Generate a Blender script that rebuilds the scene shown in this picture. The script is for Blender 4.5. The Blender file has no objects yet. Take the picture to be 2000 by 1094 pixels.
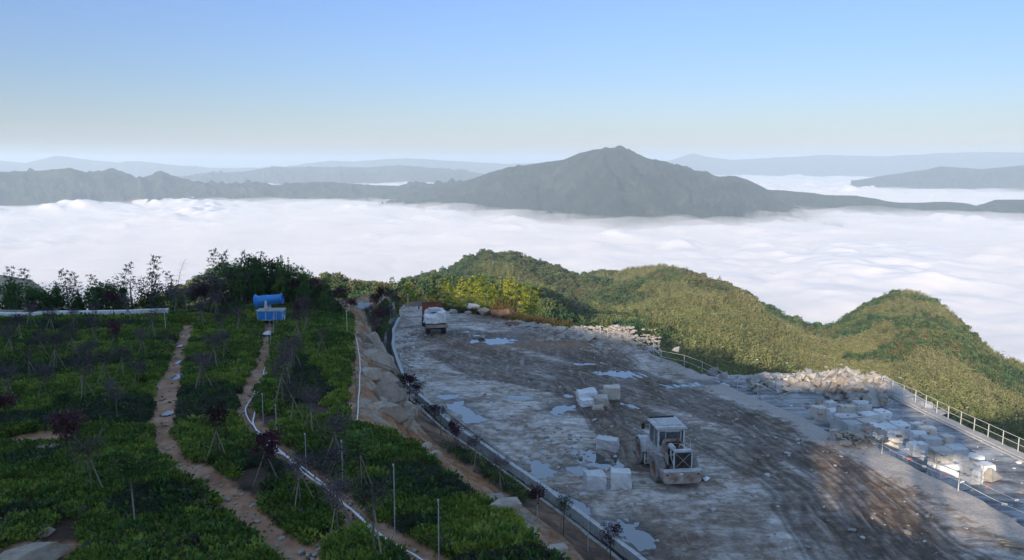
import bpy, math, random
import numpy as np
from mathutils import Vector, Matrix

SC = bpy.context.scene
COL = SC.collection
rnd = random.Random(7)
R = math.radians
PI = math.pi

# ------------------------------------------------------------------ camera
CAMZ = 18.0
FPX = 1540.0
PITCH = math.atan((547 - 315) / FPX)
cam_d = bpy.data.cameras.new('camera')
cam_d.sensor_width = 36
cam_d.lens = 36 * FPX / 2000
cam_d.clip_start = 0.3
cam_d.clip_end = 90000
cam = bpy.data.objects.new('camera', cam_d)
COL.objects.link(cam)
cam.location = (0, 0, CAMZ)
cam.rotation_euler = (PI / 2 - PITCH, 0, 0)
SC.camera = cam

# ------------------------------------------------------------------ sun and sky
SUN_AZ = 24.0      # light travels towards this azimuth (0 = view direction, clockwise)
SUN_EL = 15.0
world = bpy.data.worlds.new('World')
SC.world = world
world.use_nodes = True
wn = world.node_tree
wn.nodes.clear()
wo = wn.nodes.new('ShaderNodeOutputWorld')
wb = wn.nodes.new('ShaderNodeBackground')
ws = wn.nodes.new('ShaderNodeTexSky')
ws.sky_type = 'NISHITA'
ws.sun_disc = False
ws.sun_elevation = R(SUN_EL)
ws.sun_rotation = R(SUN_AZ + 180)
ws.altitude = 600
ws.air_density = 1.15
ws.dust_density = 0.5
ws.ozone_density = 2.2
wb.inputs['Strength'].default_value = 0.13
# morning air: the sky fades from blue to a grey-blue band all round the horizon
wg = wn.nodes.new('ShaderNodeNewGeometry'); wx = wn.nodes.new('ShaderNodeSeparateXYZ'); wr = wn.nodes.new('ShaderNodeValToRGB')
wn.links.new(wg.outputs['Incoming'], wx.inputs[0])
wa = wn.nodes.new('ShaderNodeMath'); wa.operation = 'ABSOLUTE'; wn.links.new(wx.outputs['Z'], wa.inputs[0]); wn.links.new(wa.outputs[0], wr.inputs[0])
_e = wr.color_ramp.elements
_e[0].position = 0.0; _e[0].color = (0.25, 0.268, 0.385, 1); _e[1].position = 0.6; _e[1].color = (1.3, 1.2, 1.15, 1)
_n = _e.new(0.21); _n.color = (0.305, 0.345, 0.50, 1)
_n = _e.new(0.045); _n.color = (0.25, 0.272, 0.385, 1)
_n = _e.new(0.10); _n.color = (0.262, 0.295, 0.42, 1)
wm = wn.nodes.new('ShaderNodeMix'); wm.data_type = 'RGBA'; wm.blend_type = 'MULTIPLY'; wm.inputs[0].default_value = 1
wn.links.new(ws.outputs[0], wm.inputs[6]); wn.links.new(wr.outputs[0], wm.inputs[7])
wn.links.new(wm.outputs[2], wb.inputs[0])
wn.links.new(wb.outputs[0], wo.inputs[0])
sun_d = bpy.data.lights.new('sun', 'SUN')
sun_d.energy = 3.3
sun_d.angle = R(0.55)
sun_d.color = (1.0, 0.84, 0.66)
sun = bpy.data.objects.new('sun', sun_d)
COL.objects.link(sun)
_d = Vector((math.sin(R(SUN_AZ)) * math.cos(R(SUN_EL)), math.cos(R(SUN_AZ)) * math.cos(R(SUN_EL)), -math.sin(R(SUN_EL))))
sun.rotation_euler = _d.to_track_quat('-Z', 'Y').to_euler()
SC.view_settings.view_transform = 'Standard'
SC.view_settings.look = 'None'
SC.view_settings.gamma = 1
SC.view_settings.use_curve_mapping = False
SC.view_settings.exposure = 1.4
SC.render.engine = 'CYCLES'
SC.cycles.use_denoising = True
SC.cycles.max_bounces = 6
SC.cycles.diffuse_bounces = 3
SC.cycles.glossy_bounces = 3
SC.cycles.transparent_max_bounces = 16
SC.cycles.volume_bounces = 2

# ------------------------------------------------------------------ helpers
CA, SA = math.cos(PITCH), math.sin(PITCH)
def ray(px, py):
    u = (px - 1000) / FPX; v = (547 - py) / FPX
    return Vector((u, CA + v * SA, -SA + v * CA))
def P(px, py, z=0.0):
    d = ray(px, py); t = (z - CAMZ) / d.z
    return Vector((d.x * t, d.y * t, z))
GA, GB = 8.5, -0.06          # garden plane z = GA + GB*y
def PG(px, py):
    d = ray(px, py); t = (GA - CAMZ) / (d.z - GB * d.y)
    return Vector((d.x * t, d.y * t, CAMZ + d.z * t))
def PR(px, py, r):
    d = ray(px, py); t = r / math.hypot(d.x, d.y)
    return Vector((d.x * t, d.y * t, CAMZ + d.z * t))

def _hash(ix, iy, s):
    h = (ix.astype(np.int64) * 374761393 + iy.astype(np.int64) * 668265263 + s * 974634777) & 0xffffffff
    h = ((h ^ (h >> 13)) * 1274126177) & 0xffffffff
    return ((h ^ (h >> 16)) & 0xffff) / 65535.0
def vn(x, y, s=0):
    x = np.asarray(x, float); y = np.asarray(y, float)
    ix = np.floor(x); iy = np.floor(y); fx = x - ix; fy = y - iy
    fx = fx * fx * fx * (fx * (fx * 6 - 15) + 10); fy = fy * fy * fy * (fy * (fy * 6 - 15) + 10)
    a = _hash(ix, iy, s); b = _hash(ix + 1, iy, s); c = _hash(ix, iy + 1, s); d = _hash(ix + 1, iy + 1, s)
    return (a + (b - a) * fx) * (1 - fy) + (c + (d - c) * fx) * fy
def fbm(x, y, sc, o=4, s=0, g=0.5):
    x = np.asarray(x, float) / sc; y = np.asarray(y, float) / sc; t = 0; a = 1; n = 0
    for k in range(o):
        t = t + a * (vn(x, y, s + k * 17) * 2 - 1); n += a; a *= g
        x, y = (x * 1.6 + y * 1.2) + 3.1, (y * 1.6 - x * 1.2) + 7.7
    return t / n
def ridged(x, y, sc, o=4, s=0, g=0.5):
    x = np.asarray(x, float) / sc; y = np.asarray(y, float) / sc; t = 0; a = 1; n = 0
    for k in range(o):
        t = t + a * (1 - np.abs(vn(x, y, s + k * 17) * 2 - 1) * 1.6); n += a; a *= g
        x, y = (x * 1.6 + y * 1.2) + 3.1, (y * 1.6 - x * 1.2) + 7.7
    return t / n
def sstep(a, b, x):
    t = np.clip((x - a) / (b - a), 0, 1); return t * t * (3 - 2 * t)

def tag(o, label=None, cat=None, group=None, kind=None):
    if label: o['label'] = label
    if cat: o['category'] = cat
    if group: o['group'] = group
    if kind: o['kind'] = kind
    return o
def link(o, parent=None):
    COL.objects.link(o)
    if parent: o.parent = parent
    return o
def empty(name, loc=(0, 0, 0), rz=0, label=None, cat=None, group=None):
    o = bpy.data.objects.new(name, None); COL.objects.link(o)
    o.empty_display_size = 0.3
    o.location = loc; o.rotation_euler = (0, 0, rz)
    return tag(o, label, cat, group)
def inst(name, mesh, parent=None, loc=(0, 0, 0), rot=(0, 0, 0), sc=1):
    o = bpy.data.objects.new(name, mesh); COL.objects.link(o)
    if parent: o.parent = parent
    o.location = loc; o.rotation_euler = rot
    o.scale = (sc, sc, sc) if not hasattr(sc, '__len__') else sc
    return o

class MB:
    def __init__(s): s.v = []; s.f = []; s.m = []
    def add(s, vs, fs, mi=0, M=None):
        b = len(s.v)
        s.v += [tuple(M @ Vector(q)) if M is not None else tuple(q) for q in vs]
        s.f += [tuple(i + b for i in f) for f in fs]; s.m += [mi] * len(fs)
        return s
    def box(s, c, d, M=None, mi=0, jit=0):
        x, y, z = d[0] / 2, d[1] / 2, d[2] / 2
        vs = [(c[0] + i * x + rnd.uniform(-jit, jit), c[1] + j * y + rnd.uniform(-jit, jit), c[2] + k * z + rnd.uniform(-jit, jit)) for i in (-1, 1) for j in (-1, 1) for k in (-1, 1)]
        return s.add(vs, [(0, 1, 3, 2), (4, 6, 7, 5), (0, 4, 5, 1), (2, 3, 7, 6), (0, 2, 6, 4), (1, 5, 7, 3)], mi, M)
    def prism(s, pts, y0, y1, M=None, mi=0):       # outline in xz, extruded along y
        n = len(pts)
        vs = [(p[0], y0, p[1]) for p in pts] + [(p[0], y1, p[1]) for p in pts]
        fs = [tuple(range(n)), tuple(range(2 * n - 1, n - 1, -1))] + [(i, i + n, (i + 1) % n + n, (i + 1) % n) for i in range(n)]
        return s.add(vs, fs, mi, M)
    def tube(s, pts, r, n=6, M=None, mi=0, caps=True):
        pts = [Vector(p) for p in pts]; rs = r if hasattr(r, '__len__') else [r] * len(pts)
        vs = []; fs = []
        for i, p in enumerate(pts):
            t = (pts[min(i + 1, len(pts) - 1)] - pts[max(i - 1, 0)]).normalized()
            a = t.cross(Vector((0, 0, 1)) if abs(t.z) < .95 else Vector((1, 0, 0))).normalized(); b = t.cross(a)
            for k in range(n):
                q = 2 * PI * k / n; vs.append(p + (a * math.cos(q) + b * math.sin(q)) * rs[i])
        for i in range(len(pts) - 1):
            for k in range(n):
                k2 = (k + 1) % n; fs.append((i * n + k, i * n + k2, (i + 1) * n + k2, (i + 1) * n + k))
        if caps: fs.append(tuple(range(n - 1, -1, -1))); fs.append(tuple((len(pts) - 1) * n + k for k in range(n)))
        return s.add(vs, fs, mi, M)
    def lathe(s, prof, n=16, M=None, mi=0, closed=False):  # prof (r, z) about z
        vs = []; fs = []
        for r, z in prof:
            for k in range(n): vs.append((r * math.cos(2 * PI * k / n), r * math.sin(2 * PI * k / n), z))
        m = len(prof)
        for i in range(m if closed else m - 1):
            for k in range(n):
                j = (i + 1) % m; fs.append((i * n + k, i * n + (k + 1) % n, j * n + (k + 1) % n, j * n + k))
        return s.add(vs, fs, mi, M)
    def mesh(s, name, mats, smooth=False):
        me = bpy.data.meshes.new(name); me.from_pydata(s.v, [], s.f)
        for m in (mats if isinstance(mats, (list, tuple)) else [mats]): me.materials.append(m)
        if any(s.m): me.polygons.foreach_set('material_index', s.m)
        if smooth: me.polygons.foreach_set('use_smooth', [True] * len(s.f))
        me.update(); return me
    def build(s, name, mats, parent=None, smooth=False, loc=(0, 0, 0), rz=0):
        o = inst(name, s.mesh(name, mats, smooth), parent, loc, (0, 0, rz)); return o

def grid_mesh(name, X, Y, Z, mat, attrs=None, smooth=True, keep=None):
    n, m = X.shape
    co = np.stack([X, Y, Z], -1).reshape(-1, 3)
    idx = np.arange(n * m).reshape(n, m)
    q = np.stack([idx[:-1, :-1], idx[1:, :-1], idx[1:, 1:], idx[:-1, 1:]], -1).reshape(-1, 4)
    if keep is not None: q = q[keep.reshape(-1)]
    # wind so that faces look up
    a, b, c = co[q[:1, 0]], co[q[:1, 1]], co[q[:1, 3]]
    if np.cross(b - a, c - a)[0, 2] < 0: q = q[:, ::-1]
    me = bpy.data.meshes.new(name)
    me.vertices.add(len(co)); me.vertices.foreach_set('co', co.ravel())
    me.loops.add(q.size); me.loops.foreach_set('vertex_index', q.ravel().astype(np.int32))
    me.polygons.add(len(q)); me.polygons.foreach_set('loop_start', (np.arange(len(q)) * 4).astype(np.int32))
    me.update(calc_edges=True)
    me.polygons.foreach_set('use_smooth', np.full(len(q), smooth))
    for k, v in (attrs or {}).items():
        at = me.attributes.new(k, 'FLOAT', 'POINT'); at.data.foreach_set('value', np.asarray(v, np.float32).ravel())
    me.materials.append(mat); me.validate()
    return me
def structure(name, me, loc=(0, 0, 0)):
    o = inst(name, me, None, loc); o['kind'] = 'structure'; return o

# ------------------------------------------------------------------ materials
MAT = {}
class NT:
    def __init__(s, name):
        s.mat = bpy.data.materials.new(name); s.mat.use_nodes = True; s.t = s.mat.node_tree
        s.b = s.t.nodes['Principled BSDF']; s.b.inputs['Specular IOR Level'].default_value = 0.25
        s.out = s.t.nodes['Material Output']; MAT[name] = s.mat
    def n(s, typ, **kw):
        x = s.t.nodes.new(typ)
        for k, v in kw.items(): setattr(x, k, v)
        return x
    def l(s, a, b): s.t.links.new(a, b)
    def pos(s, obj=False):
        if obj: return s.n('ShaderNodeTexCoord').outputs['Object']
        return s.n('ShaderNodeNewGeometry').outputs['Position']
    def noise(s, scale, detail=4, rough=0.55, vec=None, dist=0, out='Fac'):
        x = s.n('ShaderNodeTexNoise'); x.inputs['Scale'].default_value = scale; x.inputs['Detail'].default_value = detail
        x.inputs['Roughness'].default_value = rough; x.inputs['Distortion'].default_value = dist
        s.l(vec if vec is not None else s.pos(), x.inputs['Vector']); return x.outputs[out]
    def attr(s, name): return s.n('ShaderNodeAttribute', attribute_name=name).outputs['Fac']
    def ramp(s, fac, stops):
        x = s.n('ShaderNodeValToRGB'); e = x.color_ramp.elements
        while len(e) < len(stops): e.new(0.5)
        for k, (p, c) in enumerate(stops):
            e[k].position = p; e[k].color = (*c, 1) if len(c) == 3 else c
        s.l(fac, x.inputs[0]); return x.outputs[0]
    def mix(s, f, a, b, mode='MIX'):
        x = s.n('ShaderNodeMix', data_type='RGBA', blend_type=mode)
        for v, i in ((f, 0), (a, 6), (b, 7)):
            if isinstance(v, (int, float)): x.inputs[i].default_value = v
            elif isinstance(v, tuple): x.inputs[i].default_value = (*v, 1)
            else: s.l(v, x.inputs[i])
        return x.outputs[2]
    def math(s, op, a, b=0.0, c=0.0, clamp=False):
        x = s.n('ShaderNodeMath', operation=op, use_clamp=clamp)
        for v, i in ((a, 0), (b, 1), (c, 2)):
            if isinstance(v, (int, float)): x.inputs[i].default_value = v
            else: s.l(v, x.inputs[i])
        return x.outputs[0]
    def map(s, v, a, b, c=0.0, d=1.0):
        x = s.n('ShaderNodeMapRange'); s.l(v, x.inputs[0])
        for k, q in enumerate((a, b, c, d)): x.inputs[k + 1].default_value = q
        return x.outputs[0]
    def scale(s, vec, sc, rot=0):
        x = s.n('ShaderNodeMapping'); s.l(vec, x.inputs[0]); x.inputs['Scale'].default_value = sc; x.inputs['Rotation'].default_value = (0, 0, rot); return x.outputs[0]
    def bump(s, h, strength=0.5, dist=0.1):
        x = s.n('ShaderNodeBump'); x.inputs['Strength'].default_value = strength; x.inputs['Distance'].default_value = dist
        s.l(h, x.inputs['Height']); s.l(x.outputs[0], s.b.inputs['Normal'])
    def col(s, c):
        if isinstance(c, tuple): s.b.inputs['Base Color'].default_value = (*c, 1)
        else: s.l(c, s.b.inputs['Base Color'])
    def rough(s, r):
        if isinstance(r, (int, float)): s.b.inputs['Roughness'].default_value = r
        else: s.l(r, s.b.inputs['Roughness'])

def simple(name, c1, c2, sc=4, rough=0.8, metal=0, bump=0.3, bd=0.02, obj=True, spec=0.25, detail=5):
    t = NT(name); v = t.pos(obj); f = t.noise(sc, detail, 0.6, v)
    t.col(t.ramp(f, [(0.3, c1), (0.7, c2)])); t.rough(rough); t.b.inputs['Metallic'].default_value = metal
    t.b.inputs['Specular IOR Level'].default_value = spec
    if bump: t.bump(f, bump, bd)
    return t.mat
def granite(name, base, tint, dirt=(0.16, 0.11, 0.08), dirt_amt=0.5, cracks=0.3):
    t = NT(name); v = t.pos(True)
    info = t.n('ShaderNodeObjectInfo')
    vec = t.n('ShaderNodeVectorMath', operation='ADD'); t.l(v, vec.inputs[0]); t.l(info.outputs['Location'], vec.inputs[1]); v = vec.outputs[0]
    f = t.noise(0.9, 5, 0.6, v); g = t.noise(35, 2, 0.7, v)
    c = t.ramp(f, [(0.25, tint), (0.65, base)])
    c = t.mix(t.map(g, 0.4, 0.62, 0, 0.35), c, tuple(x * 0.45 for x in base))
    st = t.noise(2.2, 6, 0.7, t.scale(v, (2.2, 2.2, 0.5)))
    c = t.mix(t.map(st, 0.5, 0.75, 0, dirt_amt), c, dirt)
    hs = t.n('ShaderNodeHueSaturation'); t.l(c, hs.inputs['Color']); t.l(t.map(info.outputs['Random'], 0, 1, 0.72, 1.2), hs.inputs['Value'])
    t.col(hs.outputs[0]); t.rough(0.85); t.bump(t.noise(6, 8, 0.65, v), 0.5, 0.06)
    return t.mat
def foliage(name, cols, var=0.5, trans=0.25, locscale=0.15, shape_noise=1.2):
    t = NT(name); info = t.n('ShaderNodeObjectInfo')
    big = t.noise(locscale, 3, 0.5, info.outputs['Location'] if locscale else None)
    mixf = t.math('ADD', t.math('MULTIPLY', info.outputs['Random'], var), t.map(big, 0.3, 0.7, 0, 1 - var))
    n = len(cols); c = t.ramp(mixf, [((k + 0.3) / n, q) for k, q in enumerate(cols)])
    s = t.noise(shape_noise, 3, 0.6, t.pos())
    hs = t.n('ShaderNodeHueSaturation'); t.l(c, hs.inputs['Color']); t.l(t.map(s, 0.3, 0.7, 0.65, 1.35), hs.inputs['Value'])
    t.col(hs.outputs[0]); t.rough(0.75); t.b.inputs['Specular IOR Level'].default_value = 0.05
    tr = t.n('ShaderNodeBsdfTranslucent'); t.l(hs.outputs[0], tr.inputs[0])
    ms = t.n('ShaderNodeMixShader'); ms.inputs[0].default_value = trans
    t.l(t.b.outputs[0], ms.inputs[1]); t.l(tr.outputs[0], ms.inputs[2]); t.l(ms.outputs[0], t.out.inputs[0])
    return t.mat

simple('bark', (0.10, 0.08, 0.065), (0.19, 0.155, 0.12), 12)
simple('dark_bark', (0.035, 0.028, 0.028), (0.075, 0.06, 0.055), 12)
simple('stake_wood', (0.15, 0.125, 0.095), (0.27, 0.235, 0.18), 10)
simple('white_paint', (0.50, 0.50, 0.48), (0.72, 0.72, 0.70), 5, 0.6)
simple('galvanised', (0.34, 0.35, 0.36), (0.5, 0.51, 0.52), 6, 0.5, 0.35)
simple('concrete', (0.30, 0.30, 0.29), (0.50, 0.50, 0.48), 2.5, 0.85, bd=0.03)
simple('concrete_dirty', (0.16, 0.135, 0.11), (0.34, 0.31, 0.27), 1.8, 0.9, bd=0.03)
simple('rust', (0.10, 0.042, 0.022), (0.24, 0.11, 0.06), 5, 0.85)
simple('tyre', (0.022, 0.021, 0.022), (0.09, 0.085, 0.08), 5, 0.9)
simple('dusty_tyre', (0.13, 0.125, 0.12), (0.26, 0.25, 0.24), 4, 0.95)
simple('dusty_paint', (0.30, 0.31, 0.32), (0.55, 0.55, 0.54), 3, 0.8)
simple('dusty_rust', (0.17, 0.11, 0.08), (0.42, 0.38, 0.34), 2.2, 0.85)
simple('engine_black', (0.012, 0.012, 0.013), (0.06, 0.055, 0.05), 6, 0.6)
simple('rim_rust', (0.16, 0.075, 0.04), (0.27, 0.15, 0.09), 6, 0.8)
simple('blue_paint', (0.02, 0.15, 0.42), (0.03, 0.23, 0.56), 2.0, 0.5, spec=0.4, bump=0.1)
simple('pale_panel', (0.42, 0.45, 0.47), (0.6, 0.62, 0.63), 3, 0.6)
simple('red_brown', (0.16, 0.045, 0.022), (0.27, 0.085, 0.042), 2.5, 0.75)
simple('tarp', (0.40, 0.44, 0.47), (0.58, 0.62, 0.66), 1.2, 0.7)
simple('red_cloth', (0.45, 0.07, 0.05), (0.6, 0.13, 0.09), 4, 0.8)
simple('white_cloth', (0.6, 0.6, 0.6), (0.75, 0.75, 0.75), 4, 0.8)
simple('dry_earth', (0.07, 0.048, 0.036), (0.19, 0.13, 0.09), 1.2, 0.95, bd=0.1)
simple('roof_tile', (0.10, 0.08, 0.07), (0.22, 0.16, 0.12), 2, 0.9)
simple('mud_wall', (0.34, 0.22, 0.12), (0.48, 0.34, 0.2), 2, 0.95)
simple('glass_dark', (0.03, 0.04, 0.045), (0.10, 0.12, 0.13), 2, 0.25, spec=0.6, bump=0)
granite('granite', (0.66, 0.66, 0.65), (0.46, 0.465, 0.47), dirt_amt=.35)
granite('granite_warm', (0.62, 0.57, 0.50), (0.42, 0.37, 0.31))
granite('rubble_stone', (0.40, 0.385, 0.36), (0.27, 0.25, 0.23), dirt_amt=.6)
granite('rubble_warm', (0.40, 0.35, 0.29), (0.26, 0.21, 0.165), dirt_amt=.6)
granite('boulder_stone', (0.42, 0.36, 0.29), (0.25, 0.205, 0.16), (0.20, 0.10, 0.045), 0.8)
foliage('leaf_ground', [(0.06, 0.08, 0.024), (0.095, 0.145, 0.030), (0.155, 0.22, 0.038), (0.23, 0.29, 0.06)], 0.45, 0.25, 0.35)
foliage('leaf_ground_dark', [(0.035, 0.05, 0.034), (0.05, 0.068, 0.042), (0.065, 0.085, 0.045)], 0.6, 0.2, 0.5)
foliage('leaf_purple', [(0.045, 0.024, 0.032), (0.07, 0.032, 0.042), (0.095, 0.038, 0.046)], 0.7, 0.15, 0.5, 3)
foliage('leaf_twig', [(0.06, 0.05, 0.058), (0.085, 0.068, 0.075), (0.10, 0.082, 0.08)], 0.7, 0.1, 0.5, 3)
foliage('leaf_pine', [(0.03, 0.06, 0.024), (0.05, 0.095, 0.032), (0.075, 0.13, 0.04)], 0.7, 0.15, 0.5, 2)
foliage('leaf_mid', [(0.035, 0.08, 0.02), (0.06, 0.115, 0.028)], 0.7, 0.25, 0.5, 2)
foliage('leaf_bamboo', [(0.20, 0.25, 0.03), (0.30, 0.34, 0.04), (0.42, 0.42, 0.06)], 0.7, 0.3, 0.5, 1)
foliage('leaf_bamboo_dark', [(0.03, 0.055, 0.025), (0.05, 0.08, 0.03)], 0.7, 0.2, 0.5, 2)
foliage('leaf_rust', [(0.085, 0.06, 0.03), (0.14, 0.10, 0.05)], 0.7, 0.2, 0.5, 2)
foliage('forest_broad', [(0.022, 0.055, 0.032), (0.038, 0.08, 0.036), (0.065, 0.105, 0.04), (0.10, 0.125, 0.045), (0.14, 0.105, 0.055)], 0.55, 0.15, 0.008, 0.15)
foliage('forest_bamboo', [(0.09, 0.115, 0.05), (0.145, 0.165, 0.062), (0.185, 0.19, 0.075), (0.22, 0.205, 0.10)], 0.5, 0.2, 0.006, 0.12)
# ------------------------------------------------------------------ plan lines (x as a function of y)
def line(pts):
    a = sorted([(p.y, p.x) for p in pts]); ys = np.array([q[0] for q in a]); xs = np.array([q[1] for q in a])
    s0 = (xs[1] - xs[0]) / (ys[1] - ys[0])
    ys = np.insert(ys, 0, ys[0] - 60); xs = np.insert(xs, 0, xs[0] - 60 * s0)
    return ys, xs
GE = line([PG(*q) for q in [(690, 610), (688, 640), (692, 700), (697, 760), (698, 828), (735, 842), (770, 852), (815, 872), (862, 910), (915, 950), (962, 985), (1012, 1020), (1058, 1068), (1090, 1094)]])
GE = (np.append(GE[0], 98.0), np.append(GE[1], GE[1][-1] - 9.5))
DL = line([P(*q, 1.2) for q in [(738, 600), (742, 625), (738, 650), (750, 690), (762, 735), (798, 790), (815, 822), (850, 860), (905, 900), (1000, 965), (1100, 1040), (1150, 1094)]])
CL = line([P(*q) for q in [(772, 606), (775, 628), (763, 650), (761, 680), (775, 722), (793, 762), (850, 815), (880, 842), (960, 897), (1050, 962), (1130, 1022), (1220, 1092)]])
RL = line([P(*q) for q in [(860, 603), (900, 612), (980, 621), (1050, 632), (1180, 655), (1250, 685), (1330, 715), (1400, 748), (1445, 768), (1560, 815), (1640, 862), (1700, 872), (1800, 925), (1900, 972), (2000, 1032)]])
FL = line([P(*q, -4.8) for q in [(1455, 735), (1560, 742), (1660, 745), (1720, 755), (1790, 785), (1860, 820), (1930, 853), (2000, 886)]])
YARD_Z = -4.8
def LX(L, y): return np.interp(y, L[0], L[1])

stations = [-70.0]
while stations[-1] < 98: stations.append(stations[-1] + max(0.16, abs(stations[-1]) * 0.0065 if stations[-1] > 12 else 0.9))
YS = np.array(stations)
def zone(xa, xb, n, ys=YS, power=1.0):
    t = np.linspace(0, 1, n) ** power
    X = xa[:, None] * (1 - t) + xb[:, None] * t; Y = np.repeat(ys[:, None], n, 1)
    return X, Y, np.repeat(t[None], len(ys), 0)

# hill and quarry face that stand behind and beside the camera and keep the foreground in shade
def back_height(x, y):
    crest = np.interp(x, [-260, -150, -90, -66, -44, -28, -23, -21, -15, -13, -11, -8, -5, 8, 30, 80], [60, 58, 50, 40.0, 35.0, 31.0, 28.5, 22.0, 21.6, 21.6, 21.5, 21.2, 21.0, 20, 14, 2])  # unseen crest, heights and dip shaped to set the shade edge and light patches
    t = sstep(-6, -40, y) * (1 - 0.6 * sstep(-40, -80, y))
    return t * crest + ridged(x, y, 12, 3, 5) * 0.9 * t
def garden_z(x, y):
    x = np.asarray(x, float); y = np.asarray(y, float)
    base = GA + GB * y
    z = base + fbm(x, y, 9, 3, 3) * 0.28 + fbm(x, y, 1.6, 3, 9) * 0.08
    z = z + np.where(y > 66, -(y - 66) * 0.10, 0) + 3.0 * np.exp(-((x + 25) / 8) ** 2 - ((y - 81) / 8) ** 2) 
    return np.where(y < -6, np.maximum(z, back_height(x, y)), z)

# clay paths across the garden
PATHS = [
    ([(365, 640), (358, 668), (340, 715), (326, 770), (316, 830), (318, 868), (345, 900), (400, 938), (450, 973), (510, 1018), (560, 1068), (590, 1100), (640, 1180)], 0.56),
    ([(527, 632), (520, 670), (508, 715), (482, 775), (480, 815), (515, 858), (570, 908), (640, 958), (700, 1008), (765, 1052), (840, 1096), (960, 1180)], 0.48),
    ([(590, 1090), (625, 1058), (680, 1032), (705, 1012)], 0.35),
    ([(330, 636), (365, 640)], 0.9), ([(400, 612), (450, 618), (500, 630), (528, 636)], 0.55),
    ([(50, 862), (105, 866)], 0.85), ([(20, 1080), (110, 1075)], 0.9), ([(510, 975), (525, 970)], 0.35),
    ([(694, 652), (697, 700), (697, 760), (693, 826)], 0.36)]
def seg_dist(x, y, pts):
    d = np.full(np.shape(x), 1e9)
    for a, b in zip(pts[:-1], pts[1:]):
        vx, vy = b[0] - a[0], b[1] - a[1]; L = vx * vx + vy * vy + 1e-9
        t = np.clip(((x - a[0]) * vx + (y - a[1]) * vy) / L, 0, 1)
        d = np.minimum(d, np.hypot(x - a[0] - t * vx, y - a[1] - t * vy))
    return d
def wpath(pts, f): return [(f(*q).x, f(*q).y) for q in pts]
WP = [(wpath(p, PG), w) for p, w in PATHS]
def path_mask(x, y):
    m = np.full(np.shape(x), -9.0)
    wob = fbm(x, y, 1.1, 3, 21) * 0.32
    for p, w in WP: m = np.maximum(m, w + wob - seg_dist(x, y, p))
    return m          # > 0 inside a path

# garden slope
xg = LX(GE, YS)
tt = np.linspace(0, 1, 300)
X, Y, T = zone(xg - 95, xg, 420, power=0.42)
Zg = garden_z(X, Y); pm = path_mask(X, Y)
Zg = Zg - sstep(-0.2, 0.3, pm) * 0.14
t = NT('garden_soil'); v = t.pos()
m = t.map(t.math('ADD', t.attr('path'), t.map(t.noise(3, 4, 0.6), 0, 1, -0.25, 0.25)), -0.12, 0.14)
clay = t.ramp(t.noise(0.8, 6, 0.65), [(0.3, (0.21, 0.11, 0.06)), (0.5, (0.37, 0.20, 0.115)), (0.72, (0.47, 0.34, 0.24))])
wet = t.ramp(t.noise(2.2, 5, 0.7), [(0.3, (0.03, 0.018, 0.014)), (0.7, (0.085, 0.048, 0.03))])
t.col(t.mix(m, wet, clay)); t.rough(0.9); t.bump(t.noise(5, 6, 0.65), 0.6, 0.1)
structure('garden_slope', grid_mesh('garden_slope', X, Y, Zg, t.mat, {'path': np.clip(pm, -1, 1)}))

# rock cliff below the garden edge
xd = np.maximum(LX(DL, YS), xg + 1.2)
X, Y, T = zone(xg, xd, 90)
zt = garden_z(xg, YS)[:, None]
zb = 1.0
prof = 1 - sstep(0.0, 1.0, T * 1.15) ** 0.8
Zc = zb + (zt - zb) * prof + ridged(X * 1.2, Y, 2.0, 4, 31) * 0.75 * np.sin(PI * T) + (ridged(X, Y, 0.8, 4, 6, .6) - .3) * 0.32 * np.sin(PI * T)
Xc = X + ridged(Y, Zc * 1.6, 1.7, 3, 33) * 0.6 * np.sin(PI * T)
t = NT('cliff_earth')
c = t.ramp(t.noise(0.35, 6, 0.7), [(0.36, (0.30, 0.125, 0.05)), (0.49, (0.34, 0.18, 0.09)), (0.57, (0.38, 0.31, 0.23)), (0.7, (0.20, 0.16, 0.125))])
c = t.mix(t.map(t.noise(3, 6, 0.7), 0.45, 0.7, 0, 0.7), c, (0.06, 0.045, 0.035))
t.col(c); t.rough(0.92); t.bump(t.noise(3, 8, 0.7), 0.8, 0.2)
structure('cliff', grid_mesh('cliff', Xc, Y, Zc, t.mat))

# soil bank between cliff and drain
xc = LX(CL, YS)
X, Y, T = zone(xd, np.maximum(xc - 0.75, xd + 0.2), 50)
Zb = 1.0 - 0.75 * sstep(0, 1, T) + fbm(X, Y, 2.5, 4, 41) * 0.22 * np.sin(PI * T) + fbm(X, Y, 0.5, 3, 43) * 0.06
t = NT('bank_soil')
c = t.ramp(t.noise(0.5, 7, 0.7), [(0.36, (0.05, 0.032, 0.025)), (0.52, (0.15, 0.09, 0.055)), (0.68, (0.33, 0.21, 0.12))])
t.col(c); t.rough(0.95); t.bump(t.noise(4, 7, 0.7), 0.7, 0.12)
structure('soil_bank', grid_mesh('soil_bank', X, Y, Zb, t.mat))
def bank_z(x, y):
    a = LX(DL, y); b = LX(CL, y) - .75; tq = np.clip((x - a) / max(b - a, 0.3), 0, 1)
    return float(1.0 - 0.75 * sstep(0, 1, tq))

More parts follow.
